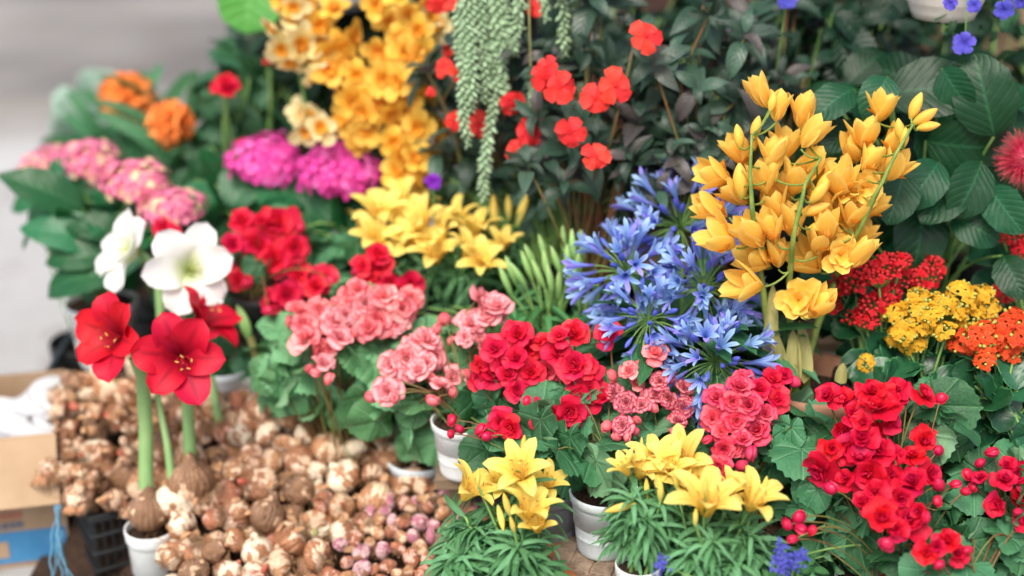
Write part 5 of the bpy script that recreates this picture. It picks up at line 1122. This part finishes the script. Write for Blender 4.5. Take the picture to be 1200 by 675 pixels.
begonia('coral red begonia with layered blooms right of the yellow lilies', 'coral', [(840, 466, 17), (835, 490, 17), (862, 493, 16), (858, 470, 15), (850, 478, 15), (877, 475, 15), (887, 505, 18), (843, 549, 16), (840, 571, 10), (860, 524, 15), (848, 525, 14), (866, 455, 15), (870, 445, 14), (905, 445, 16, 'red'), (890, 456, 15, 'red'), (920, 440, 13, 'red'), (910, 468, 17, 'red'), (896, 485, 15), (870, 515, 14), (846, 506, 14), (905, 490, 12)], [(880, 531, 12), (868, 545, 9), (930, 448, 9), (830, 515, 9)], 2.22,
        [(880, 520, 60, 60, 2.23, 1.0), (930, 512, 40, 40, 2.22, .5), (850, 460, 60, 40, 2.28, .4)], 44, (880, 600), 67, 'beg', rim=.06, crown_d=2.28, lsize=(.035, .06), potmat=M['potblack'], hmax=.1)
begonia('biggest crimson begonia with broad open blooms on the right', 'redwide', [(1022, 460, 18), (1050, 460, 18), (1080, 463, 13), (1000, 486, 16), (1025, 480, 22), (1012, 496, 16), (1040, 495, 15), (985, 506, 15), (1036, 510, 16), (963, 550, 20), (975, 526, 15), (998, 530, 19), (1018, 555, 23), (992, 562, 15), (1045, 536, 20), (1045, 560, 16), (1070, 566, 21), (1082, 517, 18), (1070, 536, 14), (1090, 555, 14), (1025, 578, 17), (1010, 590, 12), (1033, 607, 17), (1063, 612, 23), (1040, 470, 16), (970, 466, 17), (988, 470, 12), (1010, 515, 17), (1030, 530, 17), (1055, 585, 17), (1008, 540, 16), (1050, 620, 15), (1078, 600, 14)], [(1102, 466, 9), (973, 573, 11), (1100, 527, 9), (1085, 606, 10), (1040, 637, 11), (1100, 568, 12), (1120, 567, 9), (1131, 576, 9), (1098, 587, 8), (922, 615, 10), (935, 607, 11), (952, 621, 9), (928, 632, 9), (940, 620, 10), (1065, 455, 7)], 2.16,
        [(1030, 610, 110, 60, 2.15, 1.0), (960, 560, 40, 70, 2.17, .5), (1100, 500, 50, 45, 2.20, .4), (1030, 545, 80, 60, 2.23, .5), (1110, 630, 60, 40, 2.14, .3)], 52, (1035, 680), 68, 'beg', rim=.07, crown_d=2.18, lsize=(.038, .068), hmin=.05)
begonia('crimson begonia mostly in bud at the right edge', 'redwide', [(1180, 546, 12), (1178, 563, 13), (1195, 556, 14), (1170, 591, 13), (1195, 586, 15), (1205, 610, 14), (1150, 560, 10)], [(1163, 530, 11), (1148, 543, 9), (1134, 555, 10), (1185, 560, 11), (1192, 600, 8), (1140, 570, 8)], 2.16, [(1170, 580, 55, 60, 2.17, 1.0)], 24, (1180, 670), 69, 'beg', rim=.06, crown_d=2.2, lsize=(.035, .065), hmin=.05)
begonia('crimson begonia with one low cluster at the bottom right corner', 'redwide', [(1110, 634, 17), (1086, 648, 13), (1122, 650, 12), (1098, 640, 11)], [(1101, 661, 10), (1133, 645, 9), (1080, 655, 8)], 2.06, [(1110, 660, 80, 40, 2.08, 1.0), (1180, 655, 40, 30, 2.08, .5)], 20, (1120, 720), 70, 'beg', rim=.06, crown_d=2.08, lsize=(.035, .062), hmin=.05)

# ------------------------------------------------------------------ blue agapanthus
def agapanthus():
    r = np.random.RandomState(71); root, crown = auto_pot(800, 440, 2.47, 'blue agapanthus with five round umbels of funnel flowers in one clump', 'agapanthus', None, .09, M['potblack'], 'potted_agapanthus', .1, .18)
    for cx, cy, q, d, tilt, nf in ((797, 268, 68, 2.42, (-.15, .55, .75), 50), (735, 322, 62, 2.36, (-.45, .25, .8), 50), (825, 340, 62, 2.33, (.25, .35, .8), 52), (838, 425, 66, 2.27, (.1, -.1, 1), 46), (760, 378, 54, 2.30, (-.3, .1, .9), 42)):
        c = P(cx, cy, d + .02); R_ = px2m(q, d); ax = unit(np.asarray(tilt) @ np.stack([cr, cu, -cf])); mb = MB(); B = zbasis(ax)
        um = None; fl = []
        for i in range(nf):
            z = 1 - 1.12 * (i + .5) / nf; a = i * GA; s = math.sqrt(max(0, 1 - z * z)); dr_ = unit(B @ np.array([s * math.cos(a), s * math.sin(a), z]) + r.randn(3) * .12)
            l = R_ * r.uniform(.5, .72) * (1 if i > 6 else .75); e = c + dr_ * l; mb.add(tube(curve(c, e, UP * .004, 6), .0011, 5), rnd=r.rand()); fl.append((e, unit(dr_ + r.randn(3) * .12 - UP * (.25 if i % 3 else .0)), i))
        mb.add(tube(np.concatenate([curve(crown + r.randn(3) * .02, c - ax * .05, UP * .02, 8), [c]]), .0035, 7), rnd=.5)
        um = wmesh('umbel', mb, M['stem'], root)
        for e, v, i in fl:
            b = i < 5 or r.rand() < .2; put('floret', FL['flobud' if b else 'floret'][r.randint(3 if b else 6)], um, e, zbasis(v, r.rand() * 6), R_ * r.uniform(.42, .58) * (.75 if b else 1))
    lf = MB()
    for k in range(40):
        a = r.rand() * 6.28; al = unit([math.cos(a) * .7, math.sin(a) * .5 - .1, .8]); lf.add(LF['strap'][r.randint(3)], basis(al, -unit([al[0], al[1], -.2])), crown + r.randn(3) * .015, r.uniform(.2, .32), r.rand())
    wmesh('foliage', lf, M['strap'], root)
agapanthus()

# ------------------------------------------------------------------ yellow orchid in the terracotta pot
def orchid():
    r = np.random.RandomState(81); d = 2.34; p = P(955, 442, d); z0 = support(p[0], p[1]); root = thing('potted_orchid', (p[0], p[1], z0), 'tall yellow orchid with two crowded upright sprays in a terracotta pot', 'orchid')
    h = p[2] - z0; R_ = px2m(72, d); mb = MB()
    mb.add(lathe([(.002, 0), (R_ * .7, 0), (R_ * .74, .01), (R_ * .9, h * .75), (R_ * .93, h * .8), (R_ * 1.04, h * .82), (R_ * 1.06, h * .98), (R_ * 1.0, h), (R_ * .93, h * .98), (R_ * .86, h * .6), (.002, h * .55)], 40), None, (p[0], p[1], z0)); wmesh('pot', mb, M['terracotta'], root)
    mb = MB(); q = np.linspace(.02, .94, 6); mb.add(lathe(np.stack([q * R_, h * .80 + 0 * q], 1), 24), None, (p[0], p[1], z0)); wmesh('soil', mb, M['soil'], root)
    base = np.array([p[0], p[1], z0 + h * .8])
    s1 = [(928, 432, 2.32), (926, 380, 2.31), (925, 330, 2.27), (930, 275, 2.20), (944, 215, 2.19), (962, 185, 2.21)]; s1b = [(906, 428, 2.32), (898, 370, 2.31), (890, 310, 2.29), (882, 250, 2.20), (879, 205, 2.19), (881, 158, 2.19)]; s2 = [(944, 430, 2.32), (958, 380, 2.33), (982, 320, 2.32), (1004, 275, 2.24), (1028, 225, 2.20), (1050, 180, 2.20), (1070, 146, 2.21)]
    stems = []; SM_ = []
    for pts in (s1, s1b, s2):
        q = np.array([P(*a_) for a_ in pts]); q = np.concatenate([[base + (q[0] - base) * np.array([.7, .7, 0])], q]); c = np.concatenate([curve(q[i], q[i + 1], n=5)[(1 if i else 0):] for i in range(len(q) - 1)]); stems.append(c)
        m_ = MB(); m_.add(tube(c, np.linspace(.008, .002, len(c)), 10)); SM_.append(m_)
    allc = np.concatenate([c[6:] for c in stems]); idx = np.concatenate([np.full(len(c) - 6, i) for i, c in enumerate(stems)])
    sh = MB()
    for x, y0_, y1_, w in ((905, 440, 360, .016), (930, 440, 385, .013), (942, 440, 375, .015), (900, 432, 330, .012), (915, 440, 390, .014), (985, 440, 425, .01)):
        a = P(x, y0_ + 10, 2.31); b = P(x + r.uniform(-8, 8), y1_, 2.30); T = blade(8, 4, np.linalg.norm(b - a), w * 2, prof(.25, .55), b0=.05, bend=r.uniform(-.25, .1), cup=.5); sh.add(T, basis(b - a, tocam(a) + r.randn(3) * .4), a, 1, r.rand())
    wmesh('dry_sheath', sh, M['dry'], root)
    # cupped blooms: x, y, radius, tilt in the picture plane (degrees from up, + to the right), towards camera
    CUP = [(893, 112, 22, -25, .3), (912, 128, 20, 10, .3), (940, 134, 23, 12, .4), (950, 160, 22, 35, .4), (868, 182, 22, -35, .5), (840, 206, 25, -70, .5), (836, 247, 25, -75, .5), (846, 280, 26, -60, .6), (882, 276, 27, -55, .8), (888, 304, 25, -70, .7), (877, 334, 26, -80, .7), (864, 230, 22, -60, .5), (906, 186, 24, -5, .7), (948, 196, 25, 30, .6), (934, 212, 24, 10, .7), (895, 212, 23, -15, .6), (920, 172, 22, 5, .6), (908, 245, 24, -20, .8), (930, 262, 24, 0, .7), (1033, 128, 20, 10, .4), (1014, 160, 22, 0, .6), (1046, 168, 19, 20, .6), (1000, 178, 20, -20, .8), (1048, 198, 22, 40, .5), (985, 214, 25, -10, .9), (1030, 200, 20, 20, .6), (968, 242, 20, -30, .8), (950, 306, 26, -40, .9), (905, 270, 22, -30, .8), (965, 212, 20, 10, .7), (1005, 300, 22, 30, .7), (912, 300, 20, 0, .8), (960, 285, 20, 10, .9)]
    OPEN = [(988, 228, 24), (1012, 220, 22), (985, 262, 22), (986, 300, 22), (936, 352, 24)]
    CUP += [(1018, 190, 20, 15, .6), (968, 268, 22, -10, .8), (1000, 252, 21, 15, .8), (958, 360, 22, 40, .8), (975, 290, 22, 5, .8), (1022, 243, 20, 30, .7), (1008, 275, 20, 20, .8), (922, 222, 22, -10, .6), (958, 232, 20, 15, .7)]
    def join(p, v, s):
        a = p - v * s * .8; q_ = np.argmin(np.linalg.norm(allc - a, axis=1)); j = allc[q_]; SM_[idx[q_]].add(tube(curve(j, a, UP * -.006, 6), .0017, 6), rnd=r.rand())
    for x, y, q, an, tc in CUP:
        d_ = 2.24 + r.uniform(-.02, .05); p_ = P(x, y, d_); a = math.radians(an + r.uniform(-8, 8)); v = unit(math.sin(a) * cr + math.cos(a) * cu - cf * tc * .5); s = px2m(q, d_) * 1.06
        put('flower', FL['orchid'][r.randint(4)], root, p_, zbasis(v, r.rand() * 6), s); join(p_, v, s)
    for x, y, q in OPEN:
        d_ = 2.25 + r.uniform(-.02, .03); p_ = P(x, y, d_); v = facing(p_, r, .9, .2, .3); s = px2m(q, d_) * 1.0; put('flower', FL['orchidopen'][r.randint(3)], root, p_, zbasis(v, r.rand() * 6), s); join(p_, v, s * .4)
    for x, y, q, an in ((1073, 124, 17, 18), (1084, 137, 17, 60), (1088, 148, 14, 78), (1054, 152, 14, -10), (1060, 162, 13, 10), (905, 120, 12, 10), (866, 160, 15, -8), (886, 150, 15, 10), (910, 178, 22, 38), (868, 212, 22, -6), (966, 216, 19, 25), (955, 245, 18, 70), (905, 196, 18, -15), (965, 265, 18, 80), (960, 225, 17, 40), (884, 165, 12, 0)):
        d_ = 2.22 + r.uniform(-.01, .02); p_ = P(x, y, d_); a = math.radians(an); v = unit(math.sin(a) * cr + math.cos(a) * cu - cf * .2); s = px2m(q, d_); put('bud', FL['orchidbud'][r.randint(2)], root, p_, zbasis(v, r.rand() * 6), s * .98); join(p_, v, s)
    for m_ in SM_: wmesh('stem', m_, M['olivestem'], root)
orchid()

# ------------------------------------------------------------------ kalanchoes
def kalanchoe(label, kind, clusters, d, regs, nleaf, crownpx, seed, lsize=(.05, .085)):
    r = np.random.RandomState(seed); root, crown = auto_pot(crownpx[0], crownpx[1], d + .05, label, 'kalanchoe', 'potted kalanchoes', .06, M['potblack'], 'potted_kalanchoe', .08, .2)
    st = MB(); lf = MB(); cx = np.mean([c[0] for c in clusters])
    for x, y, q in clusters:
        dd = d + .0005 * abs(x - cx) + r.uniform(-.02, .02); p = P(x, y, dd); v = facing(p, r, .5, .8, .2); s = px2m(q, dd); put('flower_cluster', FL[kind][r.randint(3)], root, p - v * s * .4, zbasis(v, r.rand() * 6), s * 1.05); st.add(tube(curve(crown + r.randn(3) * .012, p - v * s, UP * .015, 8), .0022, 6), rnd=r.rand())
    leaf_region(lf, LF['kal'], regs, nleaf, lsize, r, crown=crown, stem=st, face=.45, up=.5, depth=.12, droop=.2, srad=.0025); wmesh('stem', st, M['stem'], root); wmesh('foliage', lf, M['kalleaf'], root)
kalanchoe('red kalanchoe in small clusters with many round buds behind the yellow one', 'kalred', [(998, 322, 19), (1015, 318, 16), (1040, 308, 17), (1056, 318, 17), (1025, 350, 18), (1040, 343, 16), (985, 332, 14), (1084, 322, 17), (1096, 310, 13), (1004, 366, 17), (1016, 372, 14), (976, 356, 11), (1055, 302, 13), (1030, 320, 14)], 2.33, [(1030, 385, 55, 32, 2.36, 1.0), (995, 345, 40, 35, 2.40, .4)], 34, (1020, 440), 91)
kalanchoe('yellow kalanchoe beside the terracotta orchid pot', 'kalyel', [(1050, 362, 16), (1076, 358, 17), (1060, 386, 16), (1082, 376, 16), (1094, 352, 14), (1070, 398, 15), (1126, 346, 18), (1150, 340, 15), (1135, 370, 16), (1156, 358, 14), (1104, 384, 14), (1110, 352, 14), (1058, 372, 14), (1090, 366, 14), (1120, 360, 15), (1145, 355, 14), (1016, 424, 11), (1050, 395, 12), (1118, 372, 13), (1078, 345, 12)], 2.28, [(1085, 420, 60, 36, 2.31, 1.0), (1048, 440, 38, 28, 2.30, .45)], 36, (1080, 480), 92)
kalanchoe('orange kalanchoe with flat flower heads at the right edge', 'kalor', [(1125, 398, 15), (1142, 392, 16), (1160, 386, 17), (1178, 378, 17), (1194, 372, 16), (1152, 402, 14), (1178, 402, 16), (1196, 392, 16), (1170, 394, 15), (1154, 420, 12), (1205, 380, 16), (1135, 405, 12), (1210, 400, 15), (1186, 412, 12)], 2.24, [(1160, 460, 65, 55, 2.26, 1.0), (1190, 510, 40, 50, 2.26, .6)], 42, (1165, 520), 93)
kalanchoe('red kalanchoe low on the dark side at the right edge', 'kalred', [(1176, 342, 13), (1185, 282, 13), (1197, 275, 14), (1198, 292, 13), (1172, 275, 7), (1204, 284, 13)], 2.40, [(1190, 310, 35, 40, 2.42, 1.0)], 22, (1200, 400), 94)
shrub('low leafy green plant with scalloped glossy leaves between begonia and kalanchoe', 'shrub', 'potted_shrub', [(1080, 455, 70, 42, 2.30, 1.0), (1150, 490, 60, 50, 2.26, .6)], 70, (.05, .09), 'kal', 'kalleaf', (1090, 520), 95)
shrub('bushy green plant filling the low gap at the bottom right', 'shrub', 'potted_shrub', [(1170, 640, 70, 50, 2.20, 1.0), (930, 650, 60, 40, 2.16, .6), (1020, 660, 90, 30, 2.2, .5)], 60, (.04, .07), 'shrub', 'shrub', (1100, 720), 96, hmax=.1)
shrub('green leafy filler plant in the shade behind the middle begonias', 'shrub', 'potted_shrub', [(600, 440, 120, 60, 2.46, 1.0), (760, 420, 80, 60, 2.44, .6), (480, 400, 80, 60, 2.58, .5), (880, 430, 60, 50, 2.42, .4)], 110, (.05, .08), 'shrub', 'shrub', (640, 520), 97, crown_d=2.5)
shrub('green leafy filler plant in the shade behind the left red begonia', 'shrub', 'potted_shrub', [(330, 330, 110, 80, 2.78, 1.0), (260, 330, 60, 90, 2.78, .5), (420, 330, 60, 60, 2.74, .4)], 110, (.06, .10), 'round', 'shrub', (330, 420), 98)

# ------------------------------------------------------------------ front lilies, bricks, spare pots
lily_plant('front yellow lily clump with three open flowers left of the hollow brick', [(546, 580, 33, 2.15), (612, 558, 35, 2.13), (618, 603, 31, 2.10), (583, 570, 26, 2.18), (640, 570, 24, 2.17)], [(613, 522, 13, 2.15, (0, 1, .2)), (587, 607, 16, 2.11, (.35, -1, .4)), (594, 592, 16, 2.1, (-.3, 1, .3)), (560, 560, 12, 2.12, (0, 1, .2)), (601, 615, 12, 2.08, (-.1, 1, .3))], [(630, 620, 26, 2.1)], (600, 690, 2.14), 'potted yellow lilies', 101, .06, M['potwhite'], mounds=[(600, 612, 2.14, 60, 0), (540, 612, 2.18, 60, 0), (530, 630, 2.16, 60, 0), (520, 660, 2.13, 50, 0), (555, 618, 2.15, 66, 0), (605, 640, 2.10, 66, 0), (540, 650, 2.12, 50, 0), (580, 625, 2.17, 50, 0), (625, 660, 2.12, 46, 0)], hmin=.06, lsize=(.05, .085))
lily_plant('front yellow lily with one long orange stamened flower in a small rimmed white pot', [(748, 557, 27, 2.12), (768, 545, 30, 2.15), (785, 552, 27, 2.13)], [(727, 594, 19, 2.08, (-1, -.15, .2)), (758, 573, 13, 2.10, (0, 1, .2)), (774, 574, 16, 2.08, (-.1, 1, .3)), (752, 520, 8, 2.16, (0, 1, .2))], [(735, 553, 22, 2.1)], (748, 660, 2.10), 'potted yellow lilies', 102, px2m(26, 2.1), M['potwhite'], mounds=[(742, 584, 2.085, 80, 0), (772, 588, 2.10, 76, 0), (735, 606, 2.10, 60, 0), (790, 596, 2.12, 56, 0), (760, 606, 2.07, 50, 0)], hmin=.10, hmax=.16, lsize=(.045, .075))
lily_plant('front yellow lily clump with the largest flowers under the coral begonia', [(802, 548, 36, 2.14), (828, 598, 42, 2.06), (880, 592, 36, 2.07), (815, 570, 28, 2.12), (856, 578, 24, 2.12), (800, 575, 26, 2.12)], [(796, 517, 14, 2.15, (0, 1, .2)), (792, 560, 15, 2.08, (0, 1, .3)), (826, 570, 14, 2.03, (0, 1, .3)), (815, 606, 12, 2.02, (.1, 1, .3)), (896, 570, 13, 2.08, (.2, 1, .2))], [], (830, 700, 2.12), 'potted yellow lilies', 103, .06, M['potwhite'], mounds=[(800, 600, 2.12, 60, 0), (860, 618, 2.10, 60, 0), (782, 618, 2.10, 60, 0), (835, 632, 2.05, 76, 0), (880, 625, 2.08, 66, 0), (810, 645, 2.06, 60, 0), (860, 655, 2.06, 60, 0), (900, 640, 2.1, 50, 0)], hmin=.06, lsize=(.05, .085))
# hollow brick and red brick in front of the white pot
def hollow():
    c = P(700, 646, 2.20); z0 = .20; hgt = P(708, 574, 2.24)[2] - .108 - z0 - .004; sx, sy = .105, .10; R = rz(-.30); root = thing('hollow_brick', (c[0] , c[1], z0), 'weathered hollow brick under the pale blue pot with a round hole', 'brick')
    mb = MB(); cx = np.array([c[0] + .004, c[1] + .05, z0])
    # end faces with two round bores running along the brick
    n = 24; W_, hz = sx * 1.35, hgt; holes = [(-W_ / 4, hz * .48), (W_ / 4, hz * .48)]; hr = min(hz * .30, W_ * .16)
    for hx, hzc in holes:
        th = np.linspace(0, 2 * PI, n, endpoint=False) + PI / 4; inn = np.stack([hx + hr * np.cos(th), hzc + hr * np.sin(th)], 1)
        sq = np.stack([np.cos(th), np.sin(th)], 1); sq = sq / np.abs(sq).max(1)[:, None]; outp = np.stack([hx + sq[:, 0] * W_ / 4, hz / 2 + sq[:, 1] * hz / 2], 1)
        rings = [(outp, -sy / 2 + .003), (outp * [1, 1], -sy / 2 + .0), (inn, -sy / 2), (inn, sy / 2), (outp, sy / 2), (outp, -sy / 2 + .003)]
        V = np.concatenate([np.stack([q[:, 0], np.full(n, y), q[:, 1]], 1) for q, y in rings]); mb.add((V, grid_faces(len(rings), n, True), np.tile([[.5, .5]], (len(V), 1))), R, cx)
    for k in range(4): mb.add(box(W_ * .22, sy * .97, .0035, (0, 0, 0), .0012), R, cx + R @ np.array([(-.372 + .248 * k) * W_, 0, hz + .0012]))
    wmesh('brick_body', mb, M['block'], root, False)
hollow()
c = P(640, 650, 2.2); mb = MB(); mb.add(box(.10, .19, .055, (0, 0, 0), .004), rz(.25), (c[0] - .01, c[1] + .03, .2275)); mb.add(box(.104, .185, .05, (0, 0, 0), .006), rz(.25), (c[0] - .012, c[1] + .03, .2275)); o = wmesh('red_brick', mb, M['brick'], None, False); tag(o, 'orange red brick between the front lilies and the hollow brick', 'brick')
def spare_pot(px, py, d, rim, h, mat, label, base=None):
    p = P(px, py, d); z0 = p[2] - h if base is None else base; root = thing('plastic_pot', (p[0], p[1], z0), label, 'pot', 'plastic pots on the stall'); pot_parts(root, np.array([p[0], p[1], z0]), rim, h, mat)
spare_pot(490, 535, 2.56, .055, .12, M['potblue'], 'pale blue plastic pot in the shade under the pink begonia leaves')
spare_pot(300, 430, 2.72, .05, .12, M['potwhite'], 'white plastic pot behind the bent amaryllis bud stalk', None)
spare_pot(262, 428, 2.70, .05, .12, M['potblue'], 'pale grey plastic pot behind the red amaryllis flowers', None)
# lobelia sprig
def lobelia():
    r = np.random.RandomState(111); root, crown = auto_pot(922, 720, 2.06, 'small blue lobelia sprigs at the bottom beside the front lilies', 'lobelia', None, .05, M['potblack'], 'potted_lobelia', .05, .12)
    st = MB(); lf = MB()
    for x, y in ((915, 645), (922, 655), (930, 662), (918, 668), (940, 655), (910, 660), (775, 662)):
        p = P(x, y, 2.02); st.add(tube(curve(crown, p, n=6), .0012, 5)); m_ = MB()
        for k in range(9):
            for j in range(4): m_.add(blade(3, 2, .006, .0045, prof(.6, .4), b0=.2), zbasis(unit(tocam(p) + r.randn(3) * .5), j * 1.57), p + r.randn(3) * np.array([.004, .004, .008]), 1, r.rand())
        wmesh('flower', m_, M['lobelia'], root)
    leaf_region(lf, LF['shrub'], [(925, 668, 35, 22, 2.05, 1)], 50, (.015, .028), r); wmesh('stem', st, M['stem'], root); wmesh('foliage', lf, M['grass'], root)
lobelia()

# ------------------------------------------------------------------ camera, light
cd = bpy.data.cameras.new('camera'); co = bpy.data.objects.new('camera', cd); col.objects.link(co); sc.camera = co
co.location = (0, 0, H); co.rotation_euler = (PI / 2 - PITCH, 0, 0); cd.lens = 50; cd.sensor_width = 36; cd.clip_end = 1000
cd.dof.use_dof = True; cd.dof.focus_distance = 2.20; cd.dof.aperture_fstop = .98
w = bpy.data.worlds.new('World'); sc.world = w; w.use_nodes = True; nt = w.node_tree
sky = nt.nodes.new('ShaderNodeTexSky'); sky.sky_type = 'NISHITA'; sky.sun_disc = False; SE, SR = math.radians(58), math.radians(200)
sky.sun_elevation = SE; sky.sun_rotation = SR; sky.air_density = 1.0; sky.dust_density = 5.0; sky.ozone_density = .6
nt.links.new(sky.outputs[0], nt.nodes['Background'].inputs[0]); nt.nodes['Background'].inputs[1].default_value = .15
sd = bpy.data.lights.new('sun', 'SUN'); so = bpy.data.objects.new('sun', sd); col.objects.link(so); sd.energy = 1.5; sd.angle = math.radians(28); sd.color = (1, .97, .92)
dv = Vector((math.sin(SR) * math.cos(SE), math.cos(SR) * math.cos(SE), math.sin(SE))); so.rotation_euler = dv.to_track_quat('Z', 'Y').to_euler(); so.location = (0, 0, 4)
sc.view_settings.view_transform = 'Standard'; sc.view_settings.look = 'None'; sc.view_settings.exposure = .66; sc.view_settings.gamma = 1
sc.render.engine = 'CYCLES'; sc.cycles.max_bounces = 6; sc.cycles.transparent_max_bounces = 4; sc.cycles.diffuse_bounces = 3; sc.cycles.glossy_bounces = 2; sc.cycles.transmission_bounces = 3
sc.cycles.use_denoising = True; sc.cycles.caustics_reflective = False; sc.cycles.caustics_refractive = False; sc.cycles.use_adaptive_sampling = True; sc.cycles.adaptive_threshold = .02
